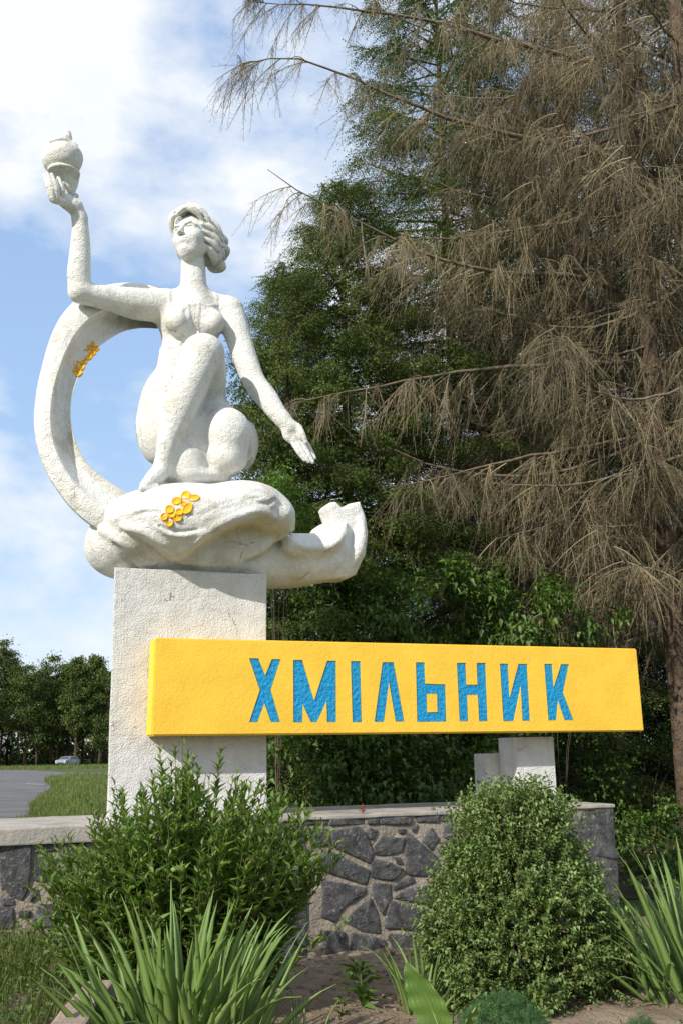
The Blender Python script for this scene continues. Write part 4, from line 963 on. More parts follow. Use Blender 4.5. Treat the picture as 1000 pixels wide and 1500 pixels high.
def walltop_plant(px, m, n, L, label, seed):
    global rng; rng = np.random.default_rng(seed); p = PV(px, 1186, VF+.08); w = TOW((p[0], VF+.08, WALLTOP-.01)); root = empty('wall_weed', tuple(w)); tag(root, label, 'weed')
    a = rng.uniform(0, 6.28, n); z = rng.uniform(.01, L*1.6, n); P = np.stack([a*0, a*0, z], -1); D = np.stack([np.cos(a), np.sin(a), rng.uniform(.1, 1, n)], -1)
    V, F = leaves(P, D, rng.uniform(.6, 1.1, n)*L, .22, .2, .4); obj('leaves', mesh_np('leaves', V, F), m, root, 'stuff')
    mb = MB(); mb.tube([(0, 0, -.02), (0, 0, L*1.6)], [.003, .002], 5); obj('stem', mb.mesh('stem'), red_m, root)
walltop_plant(531, red_m, 16, .05, 'small reddish weed growing from the concrete top of the wall', 51); walltop_plant(633, weed_m, 10, .04, 'small green sprout on the wall top near the oval bush', 52)
# ---- grass
grass_m = mat('grass_green', (.095, .135, .035), (.15, .175, .055), scale=1.5, rough=.55, leaf=True, rand=.4, transl=.3)
def grass(name, X, Y, L, w, seed=1, zadd=0., lean=.6):
    global rng; rng = np.random.default_rng(seed); n = len(X); P = np.stack([X, Y, ground_z(X, Y)+zadd], -1)
    a = rng.uniform(0, 6.28, n); l = rng.uniform(.1, lean, n); D = np.stack([np.cos(a)*l, np.sin(a)*l, np.ones(n)], -1)
    tV = np.array([(-.5, 0, 0), (.5, 0, 0), (.36, .55, .06), (-.36, .55, .06), (0, 1, .28)]); Mx = frames(D, rng.uniform(0, 6, n)); S = np.stack([w, L, L], -1)
    V = (np.einsum('mij,nj->mni', Mx*S[:, None, :], tV)+P[:, None]).reshape(-1, 3); o = np.arange(n)[:, None]*5
    obj(name, mesh_np(name, V, [o+np.array([[0, 1, 2, 3]]), o+np.array([[3, 2, 4]])]), grass_m, kind='stuff')
n = 15000; X = rng.uniform(-3.6, -1.75, n); Y = rng.uniform(4.6, 8.6, n); patch = fbm(X*1.6, Y*1.6, 3)+rng.normal(0, .15, n) > -.35; X, Y = X[patch], Y[patch]
vv = (X-MO[0])*MV[0]+(Y-MO[1])*MV[1]; k = vv < VF-.05; X, Y = X[k], Y[k]; n = len(X); grass('grass', X, Y, rng.uniform(.06, .20, n), rng.uniform(.004, .008, n), 61)
n = 3500; X = rng.uniform(-3.6, -1.75, n); Y = rng.uniform(4.9, 8.6, n); vv = (X-MO[0])*MV[0]+(Y-MO[1])*MV[1]; k = vv < VF-.08; X, Y = X[k], Y[k]; n = len(X)
P = np.stack([X, Y, ground_z(X, Y)+rng.uniform(.02, .14, n)], -1); D = rand_dirs(n)*[1, 1, .4]+[0, 0, .3]; V, F = leaves(P, D, rng.uniform(.025, .06, n), .32, .15, .4); obj('ground_weeds', mesh_np('ground_weeds', V, F), weed_m, kind='stuff')
n = 900; X = rng.uniform(-1.8, 3.2, n); Y = rng.uniform(5.0, 8.4, n); k = fbm(X*1.3, Y*1.3, 8) > .0; X, Y = X[k], Y[k]; n = len(X)
P = np.stack([X, Y, soil_z(X, Y)+.008], -1); V, F = leaves(P, rand_dirs(n)*[1, 1, .3]+[0, 0, .4], rng.uniform(.012, .03, n), .3, .15, .4); obj('seedlings', mesh_np('seedlings', V, F), weed_m, kind='stuff')
# verge beyond the wall
vp = [PZ(x, y, .25)[:2] for x, y in rd[1:]]
VX = np.array([p[0] for p in vp]+[vp[-1][0]+90, 30., vp[0][0]+6]); VY = np.array([p[1] for p in vp]+[vp[-1][1]+10, vp[0][1], vp[0][1]-8])
def inpoly(X, Y, PX, PY_):
    ins = np.zeros(len(X), bool)
    for i in range(len(PX)):
        j = (i+1) % len(PX); c = ((PY_[i] > Y) != (PY_[j] > Y)) & (X < (PX[j]-PX[i])*(Y-PY_[i])/(PY_[j]-PY_[i]+1e-12)+PX[i]); ins ^= c
    return ins
n = 60000; tY = 16*(100/16)**rng.random(n); tX = -tY*rng.uniform(.16, .40, n); k = inpoly(tX, tY, VX, VY) | (tY < 24)*(tX > -tY*.31); tX, tY = tX[k], tY[k]; n = len(tX); sc = tY/24
grass('verge_grass', tX, tY, rng.uniform(.10, .30, n)*np.clip(sc, 1, 1.6)*np.clip(.7+.5*fbm(tX*.4, tY*.4, 9), .4, 1.3), rng.uniform(.010, .018, n)*np.clip(sc, .8, 5), 62)
n = 12000; tY = rng.uniform(118, 150, n); tX = rng.uniform(-75, -20, n); fx = p2[0]; k = tY > 121+(tX+40)*0; tX, tY = tX[k], tY[k]; n = len(tX); grass('far_verge_grass', tX, tY, rng.uniform(.2, .5, n), rng.uniform(.05, .1, n), 63)
# ================================================================== TREES
trunk_m = mat('spruce_bark', (.10, .07, .05), (.16, .115, .08), scale=9, rough=.95, bump=1., bscale=22, bdist=.04, c3=(.07, .06, .05), c3scale=4, c3fac=(.5, .65))
limb_m = mat('dead_limb', (.20, .155, .11), (.13, .10, .075), scale=10, rough=.95, c3=(.30, .29, .25), c3scale=8, c3fac=(.58, .7))
twig_m = mat('dead_twig', (.25, .208, .125), (.155, .134, .083), scale=.9, rough=.95, rand=.45)
needle_m = mat('spruce_needle', (.052, .085, .019), (.095, .130, .030), scale=.8, rough=.7, leaf=True, rand=.40, transl=.12, spec=.25)
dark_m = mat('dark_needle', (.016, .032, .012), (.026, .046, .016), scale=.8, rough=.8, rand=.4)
def trunk_pts(H, wob=.06, n=16):
    t = np.linspace(0, 1, n); p = np.stack([np.cumsum(rng.normal(0, wob, n))*.3, np.cumsum(rng.normal(0, wob, n))*.3, t*H], -1); p[0, :2] = 0; p[0, 2] = -.3; return p
def needle_sprig(L=.34, n=26):
    """a spruce twig with needles, seen as a fringe of short blades: V, F"""
    V = []; F = []; r_ = np.random.default_rng(6)
    for k in range(n):
        y = L*(k+.3)/n; a = r_.uniform(0, 2*np.pi); s = .055*(1-.35*k/n); d = np.array((np.cos(a)*.62, .85, np.sin(a)*.5)); d = d/np.linalg.norm(d)*s; w = np.cross(d, r_.normal(size=3)); w = w/np.linalg.norm(w)*(.0105 if n > 12 else .0165)
        b = len(V); p = np.array((0, y, 0)); V += [p-w, p+w, p+d]; F.append((b, b+1, b+2))
    return np.array(V), np.array(F)
def spruce(name, label, x, y, H, Rb, seed, z0=None, n_br=150, start=.06, tr=.17, sprig=.34, dens=1., lowfac=1., m=needle_m, group=None, pw=.85, nn=26, cat='tree', facing=None):
    global rng; rng = np.random.default_rng(seed); z0 = on_ground(x, y) if z0 is None else z0
    root = empty(name, (x, y, z0)); tag(root, label, cat, group); tp = trunk_pts(H, .03)
    mb = MB(); mb.tube(tp, tr*(1-np.linspace(0, .96, len(tp))), 10); obj('trunk', mb.mesh('trunk', True), trunk_m, root)
    lb = MB(); P = []; D = []; S = []
    for k in range(n_br):
        t = start+(1-start)*((k+rng.random())/n_br)**.92; z = t*H; az = k*2.399+rng.normal(0, .25); L = Rb*((1-t)**pw)*rng.uniform(.72, 1.12)+.18
        if t < .2: L *= lowfac
        if facing is not None and np.sin(az) > .35 and rng.random() < facing: continue
        b = np.array([np.interp(z, tp[:, 2], tp[:, i]) for i in range(3)]); s = np.linspace(0, 1, 8); e0 = np.interp(t, [0, .5, 1], [-.25, .02, .75]); sag = np.interp(t, [0, .6, 1], [.42, .30, .02])*L
        bp = b+np.stack([np.cos(az)*L*s, np.sin(az)*L*s, e0*L*s-sag*s**1.3+.30*sag*np.clip(s-.6, 0, 1)*2.5], -1)
        lb.tube(bp, np.linspace(.010+.010*L, .004, 8), 4, False)
        m_ = int((7+L*15)*dens*2); ss = rng.uniform(.12, 1, m_)**.8; q = np.stack([np.interp(ss, s, bp[:, i]) for i in range(3)], -1); out_ = np.array((np.cos(az), np.sin(az), 0)); sd_ = np.array((-np.sin(az), np.cos(az), 0))
        side = rng.choice([-1, 1], m_)*rng.uniform(.1, 1, m_); ll = (L*.36*(1-ss*.75)+.1)*rng.uniform(.3, 1, m_)
        # side shoots, then the hanging sprigs on them
        for frac in (.25, .6, .95):
            pos = q+(sd_*side[:, None]+out_*.55)*(ll*frac)[:, None]; pos[:, 2] -= ll*frac*.35+rng.uniform(0, .05, m_)
            d = sd_*side[:, None]*.9+out_*.7; d[:, 2] -= rng.uniform(.25, 1.3, m_); P.append(pos); D.append(d+rng.normal(0, .15, d.shape)); S.append(sprig*rng.uniform(.6, 1.1, m_)*(1 if t < .85 else .8))
    P = np.vstack(P); D = np.vstack(D); S = np.concatenate(S); tV, tF = needle_sprig(1., nn); tV = tV.copy(); sc_ = S
    tV[:, [0, 2]] *= 1.0
    # unit sprig: length 1, needles stay .055/.34 of it
    tV2 = tV.copy(); Mx = frames(D, rng.uniform(0, 6, len(P)))*sc_[:, None, None]
    V, F = inst(np.stack([tV[:, 0]*2.6, tV[:, 1], tV[:, 2]*2.6], -1), tF, Mx, P)
    obj('branches', lb.mesh('branches'), bark_m, root, 'stuff'); obj('crown', mesh_np('crown', V, F), m, root, 'stuff')
    return root
def base_at(px, py, y): return PY(px, py, y)[0]
b = base_at(690, 1180, 17.5); G1 = spruce('spruce_tree', 'tallest living green spruce behind the sign, its top above the picture', b, 17.5, 18.5, 3.9, 71, n_br=300, start=.05, dens=1.15, facing=.65, nn=9, pw=.75, sprig=.46)
b = base_at(520, 1180, 15.0); G2 = spruce('spruce_tree', 'middle height green spruce just right of the statue', b, 15.0, 10.3, 2.9, 72, n_br=190, start=.04, dens=1.75, facing=.6, nn=10, pw=.75, sprig=.44)
b = base_at(428, 1180, 13.6); G3 = spruce('spruce_tree', 'small green spruce behind the lowered hand of the statue', b, 13.8, 8.3, 1.9, 73, n_br=140, start=.04, dens=1.8, facing=.6, nn=10, pw=.75, sprig=.40)

# ---- dead spruces with hanging brown twigs
def dead_spray(seed):
    """hanging twig with side twiglets, unit length, hanging along +Y"""
    r_ = np.random.default_rng(seed); mb = MB(); t = np.linspace(0, 1, 3); p = np.stack([np.cumsum(r_.normal(0, .04, 3)), t, np.cumsum(r_.normal(0, .04, 3))], -1); p[0] = 0
    V, Q, T = tube_np(p, np.array([.0062, .0052, .002]), 3, False); mb.add(V, Q)
    K = 10; y = (np.arange(K)+r_.random(K))/K; P = np.stack([np.interp(y, t, p[:, 0]), y, np.interp(y, t, p[:, 2])], -1); a = r_.uniform(0, 6.28, K); D = np.stack([np.cos(a)*.8, np.full(K, .75), np.sin(a)*.8], -1)
    L = (.34*(1-y*.6))*r_.uniform(.45, 1, K)
    for i in range(K):
        d = D[i]/np.linalg.norm(D[i]); s = np.cross(d, (0, .3, 1.)); s /= np.linalg.norm(s); n_ = np.cross(s, d); w = .0040
        b = P[i]; mb.add(np.array([b-s*w, b+s*w, b+n_*w, b+d*L[i]]), np.array([(0, 1, 3), (1, 2, 3), (2, 0, 3)]))
    V = np.vstack(mb.V); F3 = np.vstack(mb.F[3]); Q = np.vstack(mb.F[4]); F = np.vstack([F3, Q[:, [0, 1, 2]], Q[:, [0, 2, 3]]]); return V, F
SPR = [dead_spray(i) for i in range(5)]
def dead_spruce(name, label, x, y, H, limbs, seed, tr=.19, n_auto=60, Rb=4.6, z_from=1.2, group=None, n_spr=80, zmax=None, cone=.25):
    global rng; rng = np.random.default_rng(seed); z0 = on_ground(x, y); root = empty(name, (x, y, z0)); tag(root, label, 'tree', group); tp = trunk_pts(H, .035)
    mb = MB(); mb.tube(tp, tr*(1-np.linspace(0, .85, len(tp))), 12); obj('trunk', mb.mesh('trunk', True), trunk_m, root)
    P = []; D = []; S = []; o = np.array((x, y, z0)); paths = []
    for l in limbs:
        w = np.array([PY(px, py, yy) for px, py, yy in l])-o; paths.append((w, True))
    for k in range(n_auto):
        z = z_from+(min(H, zmax or H)-z_from)*(k+rng.random())/n_auto; az = k*2.399+rng.normal(0, .3); L = Rb*(1-cone*z/H)*rng.uniform(.55, 1.08)
        if np.sin(az) < -.2: L *= .72
        if np.cos(az) > .5: L *= .8
        b = np.array([np.interp(z, tp[:, 2], tp[:, i]) for i in range(3)]); s = np.linspace(0, 1, 8); e0 = rng.uniform(-.22, .12); sg = rng.uniform(.03, .16)
        w = b+np.stack([np.cos(az)*L*s, np.sin(az)*L*s, e0*L*s-sg*L*np.sin(np.pi*s)+.08*L*s**3], -1); w += np.cumsum(rng.normal(0, .02, w.shape), 0)*s[:, None]; paths.append((w, False))
    tw = MB(); rest = MB()
    for w, named in paths:
        # resample
        seg = np.r_[0, np.cumsum(np.linalg.norm(np.diff(w, axis=0), axis=1))]; L = seg[-1]; s = np.linspace(0, L, 14); q = np.stack([np.interp(s, seg, w[:, i]) for i in range(3)], -1)
        q[1:-1] = (q[:-2]+q[1:-1]*2+q[2:])/4; q[1:-1] += rng.normal(0, .012, q[1:-1].shape)
        mb = MB(); mb.tube(q, np.linspace(.013+.0055*L, .005, 14), 6); obj('limb', mb.mesh('limb', True), limb_m, root)
        # secondary boughs, out to both sides and down
        nb = int(5+L*5.5); 
        for j in range(nb):
            f_ = rng.uniform(.12, 1); c = np.array([np.interp(f_*L, s, q[:, i]) for i in range(3)]); tg = q[-1]-q[0]; tg /= np.linalg.norm(tg); sd_ = np.cross(tg, (0, 0, 1.)); sd_ /= np.linalg.norm(sd_)+1e-9
            bl = rng.uniform(.35, 1.15)*(1.15-.75*f_)*min(1., L/3.5)+.18; dr = tg*rng.uniform(.2, .9)+sd_*rng.choice([-1, 1])*rng.uniform(.35, 1)+np.array((0, 0, rng.uniform(-.5, .1))); dr /= np.linalg.norm(dr)
            u = np.linspace(0, 1, 5); bp = c+dr*(bl*u)[:, None]; bp[:, 2] -= bl*.35*u**2; tw.tube(bp, np.linspace(.010, .004, 5), 3, False)
            m = int(n_spr*.010*(4+bl*17)); uu = rng.uniform(.05, 1, m); P.append(np.stack([np.interp(uu, u, bp[:, i]) for i in range(3)], -1))
            d = dr*rng.uniform(.0, .9, (m, 1))+rng.normal(0, .28, (m, 3)); d[:, 2] -= rng.uniform(.5, 1.6, m); D.append(d); S.append(rng.uniform(.26, .85, m)*np.clip(1.2-.4*f_, .5, 1))
    P = np.vstack(P); D = np.vstack(D); S = np.concatenate(S); idx = rng.integers(0, len(SPR), len(P))
    for k, (tV, tF) in enumerate(SPR):
        m = idx == k; V, F = inst(tV, tF, frames(D[m], rng.uniform(0, 6, m.sum()))*S[m][:, None, None], P[m]); tw.add(V, F)
    obj('twigs', tw.mesh('twigs'), twig_m, root, 'stuff'); return root
Y1 = 14.6; b = base_at(1012, 1215, Y1)
limbs1 = [[(905, 425, 14.6), (830, 398, 14.2), (760, 405, 13.8), (690, 393, 13.4), (620, 372, 13.0), (545, 335, 12.6), (470, 300, 12.3), (415, 265, 12.0), (392, 248, 11.9)],
          [(935, 530, 14.6), (800, 532, 14.2), (650, 548, 13.6), (560, 565, 13.2), (480, 580, 12.9), (425, 592, 12.7)],
          [(945, 640, 14.6), (850, 655, 14.2), (760, 672, 13.8), (640, 700, 13.3), (560, 722, 13.0)],
          [(900, 320, 14.6), (800, 330, 14.3), (700, 345, 14.0), (600, 352, 13.6), (545, 345, 13.4)],
          [(890, 230, 14.6), (760, 200, 14.0), (640, 170, 13.4), (500, 108, 12.8), (420, 75, 12.4), (352, 95, 12.1)],
          [(870, 90, 14.6), (740, 60, 14.0), (600, 25, 13.4), (500, 12, 12.9), (420, 5, 12.6), (365, 2, 12.4)],
          [(955, 740, 14.6), (880, 745, 14.2), (800, 770, 13.7), (720, 790, 13.3)], [(960, 830, 14.6), (900, 850, 14.2), (840, 880, 13.9), (790, 900, 13.7)],
          [(1000, 60, 14.6), (960, 200, 14.4), (900, 140, 14.2), (850, 80, 14.0)]]
D1 = dead_spruce('dead_spruce', 'large dead brown spruce with drooping bare twigs behind the right end of the sign', b, Y1, 24, limbs1, 81, tr=.175, n_auto=72, zmax=15.5, n_spr=92, z_from=2.8)
Y2 = 17.5; b = base_at(905, 1200, Y2); D2 = dead_spruce('dead_spruce', 'second dead spruce whose straight trunk rises just left of the large one', b, Y2, 24, [], 82, tr=.19, n_auto=50, zmax=18, z_from=4.0, n_spr=48, Rb=4.4)
Y3 = 13.2; b = base_at(1120, 1215, Y3); D3 = dead_spruce('dead_spruce', 'dead spruce whose thick trunk crosses the upper right corner', b, Y3, 23, [[(1010, 100, 13.2), (960, 160, 13.0), (905, 110, 12.8), (840, 60, 12.6)], [(1020, 400, 13.2), (980, 330, 13.0), (905, 240, 12.8), (850, 210, 12.6)]], 83, tr=.18, n_auto=30, zmax=14.5, z_from=5.0, n_spr=60, Rb=3.8)
Y4 = 20; b = base_at(745, 1185, Y4); D4 = dead_spruce('dead_spruce', 'slim dead spruce farthest back, behind the middle of the sign', b, Y4, 22, [], 84, tr=.15, n_auto=40, zmax=19, z_from=5.5, n_spr=35, Rb=3.6)

# ---- dark spruces of the wood behind
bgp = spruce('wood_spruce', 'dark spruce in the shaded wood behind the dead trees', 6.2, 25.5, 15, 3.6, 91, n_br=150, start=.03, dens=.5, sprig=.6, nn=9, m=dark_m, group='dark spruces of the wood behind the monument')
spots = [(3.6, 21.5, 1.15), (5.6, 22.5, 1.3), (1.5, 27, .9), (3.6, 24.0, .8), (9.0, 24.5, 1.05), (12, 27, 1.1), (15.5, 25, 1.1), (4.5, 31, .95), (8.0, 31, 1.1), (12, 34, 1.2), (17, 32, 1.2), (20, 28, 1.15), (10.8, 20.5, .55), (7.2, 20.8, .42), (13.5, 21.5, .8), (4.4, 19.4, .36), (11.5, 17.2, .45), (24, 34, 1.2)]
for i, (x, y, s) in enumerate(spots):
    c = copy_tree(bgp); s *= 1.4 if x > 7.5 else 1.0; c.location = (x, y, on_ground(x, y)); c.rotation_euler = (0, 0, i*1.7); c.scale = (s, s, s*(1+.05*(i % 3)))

# ---- leafy bushes under the trees
bush_m = mat('bush_leaf', (.065, .125, .024), (.105, .175, .035), scale=3, rough=.5, leaf=True, rand=.35, spec=.4)
def bush(px, py, y, rx, rz, n, ls, label, seed, nm='leafy_bush', cat='bush', m=bush_m, w=.24, zc=None, ry=None, stemr=.012):
    global rng; rng = np.random.default_rng(seed); c = PY(px, py, y); z0 = on_ground(c[0], y); root = empty(nm, (c[0], y, z0)); tag(root, label, cat); zc = c[2]-z0; ry = ry or rx*.7
    K = max(8, n//55); cd = rand_dirs(K)*rng.uniform(.3, 1, K)[:, None]**.5; cc = cd*[rx, ry, rz]+[0, 0, zc]; k = rng.integers(0, K, n); P = cc[k]+rng.normal(0, 1, (n, 3))*min(rx, rz)*.17
    P[:, 2] = np.maximum(P[:, 2], .05); D = (P-[0, 0, zc])/[rx, ry, rz]*.6+rand_dirs(n)*.7; D[:, 2] -= .35; V, F = leaves(P, D, ls*rng.uniform(.55, 1.15, n), w, .2, .35); obj('foliage', mesh_np('foliage', V, F), m, root, 'stuff')
    mb = MB()
    for i in range(min(K, 6)): q = cc[i]; mb.tube([(0, 0, -.1), (q[0]*.3, q[1]*.3, q[2]*.5), q], [stemr, stemr*.6, stemr*.25], 5, False)
    obj('stems', mb.mesh('stems', True), bark_m, root); return root
bush(640, 885, 13.0, 1.0, .55, 1300, .12, 'leafy branches of a bush just above the middle of the sign', 101, stemr=.004)
bush(800, 900, 13.2, 1.1, .55, 1500, .12, 'dark leafy bush above the right half of the sign', 102, stemr=.004)
bush(620, 1135, 12.6, 1.3, .6, 3600, .095, 'low leafy bush seen under the sign behind the wall', 103, w=.3)
bush(455, 1120, 12.4, 1.0, .7, 2200, .10, 'shaded leafy bush under the sign beside the white pillar', 104, stemr=.004)
bush(850, 1130, 15.8, .9, .8, 1700, .08, 'bush with small leaves between the two dark trunks', 105, w=.35)
bush(945, 1130, 15.5, .8, .9, 1400, .08, 'leafy undergrowth behind the iris clump at the right', 106, w=.35)
bush(965, 1225, 13.0, .9, .35, 1500, .07, 'low shaded undergrowth behind the right iris clump', 109, w=.35)
n = 11000; X = rng.uniform(1.4, 14, n); Yy = rng.uniform(11.6, 24, n); P = np.stack([X, Yy, ground_z(X, Yy)+rng.uniform(.02, .28, n)*(.4+np.clip(fbm(X*.8, Yy*.8, 3)+.4, 0, 1))], -1); V, F = leaves(P, rand_dirs(n)*[1, 1, .4]+[0, 0, .3], rng.uniform(.05, .12, n), .32, .2, .4); obj('ground_cover', mesh_np('ground_cover', V, F), bush_m, kind='stuff')
bush(405, 735, 12.2, .40, .55, 900, .085, 'slender leafy sapling showing between the statue base and the spruce', 107, stemr=.006, nm='sapling', cat='sapling', m=mat('fresh_leaf', (.085, .17, .025), (.12, .21, .035), scale=3, rough=.5, leaf=True, rand=.3), w=.2)
bush(455, 900, 13.6, 1.0, .9, 2600, .10, 'green undergrowth right of the white pillar below the statue tail', 108, stemr=.004)

# ================================================================== FAR SIDE OF THE ROAD
far_m = mat('far_leaf', (.060, .098, .026), (.120, .165, .042), scale=.35, rough=.8, rand=.35, spec=.2)
far2_m = mat('far_leaf_light', (.060, .098, .024), (.105, .145, .038), scale=.35, rough=.8, rand=.35, spec=.2)
ftr_m = mat('far_trunk', (.05, .035, .025), (.10, .06, .04), scale=2, rough=.95)
def far_tree(nm, label, x, y, H, R_, seed, m, crown0=.28, n=9000, ls=.38, group=None, drop=0., pointed=0.):
    global rng; rng = np.random.default_rng(seed); root = empty(nm, (x, y, .25)); tag(root, label, 'tree', group); tp = trunk_pts(H*.95, .12); mb = MB(); mb.tube(tp, np.linspace(.28, .04, len(tp)), 7)
    for k in range(14):
        z = H*rng.uniform(crown0, .9); a = rng.uniform(0, 6.28); l = R_*rng.uniform(.4, .9)*(1-z/H*.5); mb.tube([(0, 0, z), (np.cos(a)*l*.5, np.sin(a)*l*.5, z+l*.25), (np.cos(a)*l, np.sin(a)*l, z+l*.45)], [.07, .05, .02], 4, False)
    obj('trunk', mb.mesh('trunk', True), ftr_m, root); K = 90; t = rng.uniform(crown0, .97, K); prof = np.sin(np.pi*np.clip((t-crown0+.06)/(1.05-crown0), 0, 1))**.55*(1-pointed*t); a = rng.uniform(0, 6.28, K); r = prof*R_*np.sqrt(rng.uniform(.15, 1, K))
    cc = np.stack([np.cos(a)*r, np.sin(a)*r, t*H], -1); cs = R_*rng.uniform(.10, .24, K); k = rng.integers(0, K, n); P = cc[k]+rng.normal(0, 1, (n, 3))*cs[k][:, None]*[.75, .75, .5]; P[:, 2] -= drop*rng.random(n)**2
    D = rand_dirs(n); D[:, 2] -= .3+drop*.6; V, F = leaves(P, D, rng.uniform(.6, 1.2, n)*ls, .30, .1, .6); obj('crown', mesh_np('crown', V, F), m, root, 'stuff'); return root
GF = 'trees of the wood across the road'
T1 = far_tree('pine_tree', 'dark pine in the wood across the road', -47, 140, 21, 4.6, 111, far_m, group=GF)
T2 = far_tree('broadleaf_tree', 'lighter broadleaf tree in the wood across the road', -38, 136, 17.5, 4.2, 112, far2_m, crown0=.2, group=GF)
T3 = far_tree('birch_tree', 'pale drooping birch at the left edge of the wood', -46.5, 128, 17, 4.4, 113, far2_m, crown0=.18, group=GF, drop=2.2)
T4 = far_tree('pine_tree', 'dark pointed pine in the wood across the road', -34, 142, 18, 3.4, 114, far_m, crown0=.3, group=GF, pointed=.5)
used = {0: 0, 1: 0, 2: 0, 3: 0}; protos = [T1, T2, T3, T4]
rng = np.random.default_rng(5); k = 0
rows = [(134, -60, -20, 3.7), (141, -62, -20, 3.8), (150, -66, -20, 4.2), (162, -72, -18, 5.4)]
for y, x0, x1, st in rows:
    x = x0
    while x < x1:
        if abs(x+46.5) > 3.0 or y > 136:
            p = protos[int(rng.choice([0, 1, 2, 3], p=[.38, .24, .08, .30]))]; c = copy_tree(p); s = rng.uniform(.74, .95)*(1 if y < 160 else .95); c.location = (x, y+rng.uniform(-2.5, 2.5), .25); c.rotation_euler = (0, 0, rng.uniform(0, 6)); c.scale = (s, s, s); k += 1
        x += st*rng.uniform(.75, 1.25)
# undergrowth wall of the wood
n = 9000; X = rng.uniform(-115, 20, n); Yy = rng.uniform(195, 245, n); P = np.stack([X, Yy, .3+rng.random(n)**1.6*4.2], -1); V, F = leaves(P, rand_dirs(n), rng.uniform(.7, 1.6, n), .3, .1, .6); obj('undergrowth', mesh_np('undergrowth', V, F), far_m, kind='stuff')
# pale building behind the wood
bw = mat('pale_facade', (.50, .44, .36), (.44, .39, .32), scale=1, rough=.9); gl = mat('window_glass', (.05, .06, .07), rough=.2)
BU = empty('apartment_building', (-58, 290, 0.2)); tag(BU, 'pale multi storey building glimpsed behind the trunks of the far wood', 'building')
bm = bmesh.new(); bx(bm, (-16, 0, 0), (16, 10, 15)); obj('wall', bm_mesh('wall', bm), bw, BU); bm = bmesh.new(); bx(bm, (-16.3, -.3, 15.002), (16.3, 10.3, 15.5)); obj('roof', bm_mesh('roof', bm), conc, BU)
bm = bmesh.new(); bx(bm, (-.7, -.06, -.8), (.7, -.002, .8)); wme = bm_mesh('window', bm)
bm = bmesh.new(); bx(bm, (-.85, -.12, -.95), (.85, -.062, -.85)); sme = bm_mesh('sill', bm)
for i in range(10):
    for j in range(5):
        w = obj('window', wme, gl, BU); w.location = (-14.4+i*3.2, 0, 1.8+j*2.9); q = obj('sill', sme, bw, w)
for o in COL.objects:
    if o.parent is None and o.get('group') == GF: o.location = (o.location.x*1.35, o.location.y*1.35, .25); o.scale = [q*1.10 for q in o.scale]
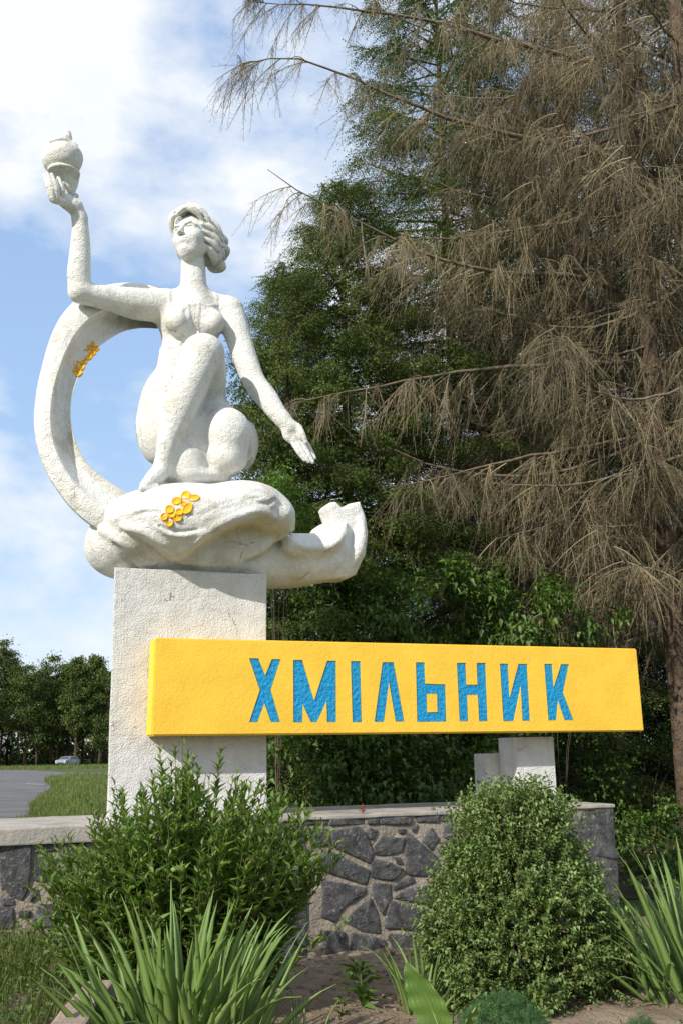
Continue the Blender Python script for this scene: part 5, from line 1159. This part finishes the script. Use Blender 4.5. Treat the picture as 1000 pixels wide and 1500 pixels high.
# ---- cars
def make_car(paint):
    root = empty('parked_car'); W, Lc = .86, 2.15
    prof = [(-2.15, .42), (-2.12, .72), (-1.95, .92), (-1.1, 1.02), (-.45, 1.42), (.55, 1.47), (1.45, 1.38), (1.95, .98), (2.12, .88), (2.15, .45), (1.9, .28), (-1.95, .28)]
    bm = bmesh.new(); ringv = []
    for yy, ins in ((-W, .06), (-W*.93, 0), (W*.93, 0), (W, .06)):
        r = []
        for px_, pz in prof:
            tum = .13*max(0, (pz-.95)/.5); y_ = yy*(1-tum) ; r.append(bm.verts.new((px_*(1-ins*.3), y_, .28+(pz-.28)*(1-ins*.25))))
        ringv.append(r)
    n = len(prof)
    for a, b in zip(ringv[:-1], ringv[1:]):
        for i in range(n): bm.faces.new((a[i], a[(i+1) % n], b[(i+1) % n], b[i]))
    bm.faces.new(ringv[0][::-1]); bm.faces.new(ringv[-1]); obj('body', bm_mesh('body', bm), paint, root)
    def pane(nm, pts, d=.012):
        bm = bmesh.new(); p = [Vector(q) for q in pts]; nn_ = (p[1]-p[0]).cross(p[2]-p[0]).normalized(); c = sum(p, Vector())/len(p)
        if nn_.dot(c-Vector((0, 0, .8))) < 0: nn_ = -nn_
        a = [bm.verts.new(q+nn_*d) for q in p]; b = [bm.verts.new(q-nn_*d) for q in p]; bm.faces.new(a); bm.faces.new(b[::-1])
        for i in range(len(p)): bm.faces.new((a[i], b[i], b[(i+1) % len(p)], a[(i+1) % len(p)]))
        obj(nm, bm_mesh(nm, bm), gl, root)
    pane('windscreen', [(-1.05, -.72, 1.05), (-1.05, .72, 1.05), (-.50, .64, 1.39), (-.50, -.64, 1.39)]); pane('rear_window', [(1.88, -.68, 1.04), (1.88, .68, 1.04), (1.50, .62, 1.34), (1.50, -.62, 1.34)])
    for s in (-1, 1):
        pane('side_window', [(-.85, s*.835, 1.03), (.40, s*.835, 1.03), (.40, s*.755, 1.38), (-.40, s*.755, 1.36)]); pane('side_window', [(.48, s*.835, 1.03), (1.65, s*.835, 1.03), (1.30, s*.765, 1.34), (.48, s*.755, 1.38)])
        for xx in (-1.35, 1.3):
            bm = bmesh.new(); bmesh.ops.create_cone(bm, cap_ends=True, segments=18, radius1=.32, radius2=.32, depth=.2, matrix=Matrix.Translation((xx, s*.80, .32)) @ Matrix.Rotation(R(90), 4, 'X')); w = obj('wheel', bm_mesh('wheel', bm), mat('tyre', (.02, .02, .02), rough=.8), root)
            bm = bmesh.new(); bmesh.ops.create_cone(bm, cap_ends=True, segments=14, radius1=.2, radius2=.18, depth=.03, matrix=Matrix.Translation((xx, s*.915, .32)) @ Matrix.Rotation(R(90), 4, 'X')); obj('rim', bm_mesh('rim', bm), mat('alloy', (.4, .4, .42), rough=.35), w)
        bm = bmesh.new(); bx(bm, (-2.17, s*.72-.13, .66), (-2.06, s*.72+.13, .82), .02); obj('headlight', bm_mesh('headlight', bm), mat('lamp_glass', (.6, .6, .6), rough=.15), root)
    bm = bmesh.new(); bx(bm, (-2.19, -.5, .40), (-2.10, .5, .58), .02); obj('grille', bm_mesh('grille', bm), gl, root)
    return root
silver = mat('silver_paint', (.22, .24, .26), rough=.3, spec=.6); white = mat('white_paint', (.75, .75, .75), rough=.3)
car = make_car(silver); cp = PY(99, 1125, 158); car.location = (cp[0], cp[1], .26); car.rotation_euler = (0, 0, R(76)); tag(car, 'silver hatchback parked on the grass at the edge of the wood', 'car')
w0 = make_car(white); w0.location = (cp[0]-9, 205, .26); w0.rotation_euler = (0, 0, R(8)); tag(w0, 'white car among the far trunks, leftmost of three', 'car', 'white cars parked behind the wood')
w1 = copy_tree(w0); w1.location = (cp[0]-1.5, 209, .26); w1['label'] = 'white car parked among the far trunks, middle of three'
w2 = copy_tree(w0); w2.location = (cp[0]+5.5, 206, .26); w2['label'] = 'white car parked among the far trunks, nearest to the white pillar'

# ---- a label for each tree of the front row that shows, counted from the pillar
def pix(p):
    q = CR_.T @ (np.array(p)-CO); return 500+FPX*q[0]/-q[2], 750-FPX*q[1]/-q[2]
kindn = {'pine_tree': 'pine', 'broadleaf_tree': 'light broadleaf tree', 'birch_tree': 'drooping birch'}
front = []
for o in list(COL.objects):
    if o.get('group') == GF:
        px_, py_ = pix(o.location); kd = kindn[o.name.split('.')[0]]
        if o.location.y < 197 and -5 < px_ < 165: front.append((px_, o, kd))
        else: o['label'] = {'pine': 'dark pine standing deeper in the wood across the road', 'light broadleaf tree': 'light green broadleaf tree deeper in the wood across the road', 'drooping birch': 'drooping birch standing deeper in the wood across the road'}[kd]
front.sort(key=lambda q: -q[0]); ordn = ['first', 'second', 'third', 'fourth', 'fifth', 'sixth', 'seventh', 'eighth', 'ninth', 'tenth', 'eleventh', 'twelfth', 'thirteenth', 'fourteenth', 'fifteenth', 'sixteenth', 'seventeenth', 'eighteenth']
for i, (px_, o, kd) in enumerate(front): o['label'] = '%s in the far wood, %s trunk left of the white pillar' % (kd, ordn[min(i, 17)])
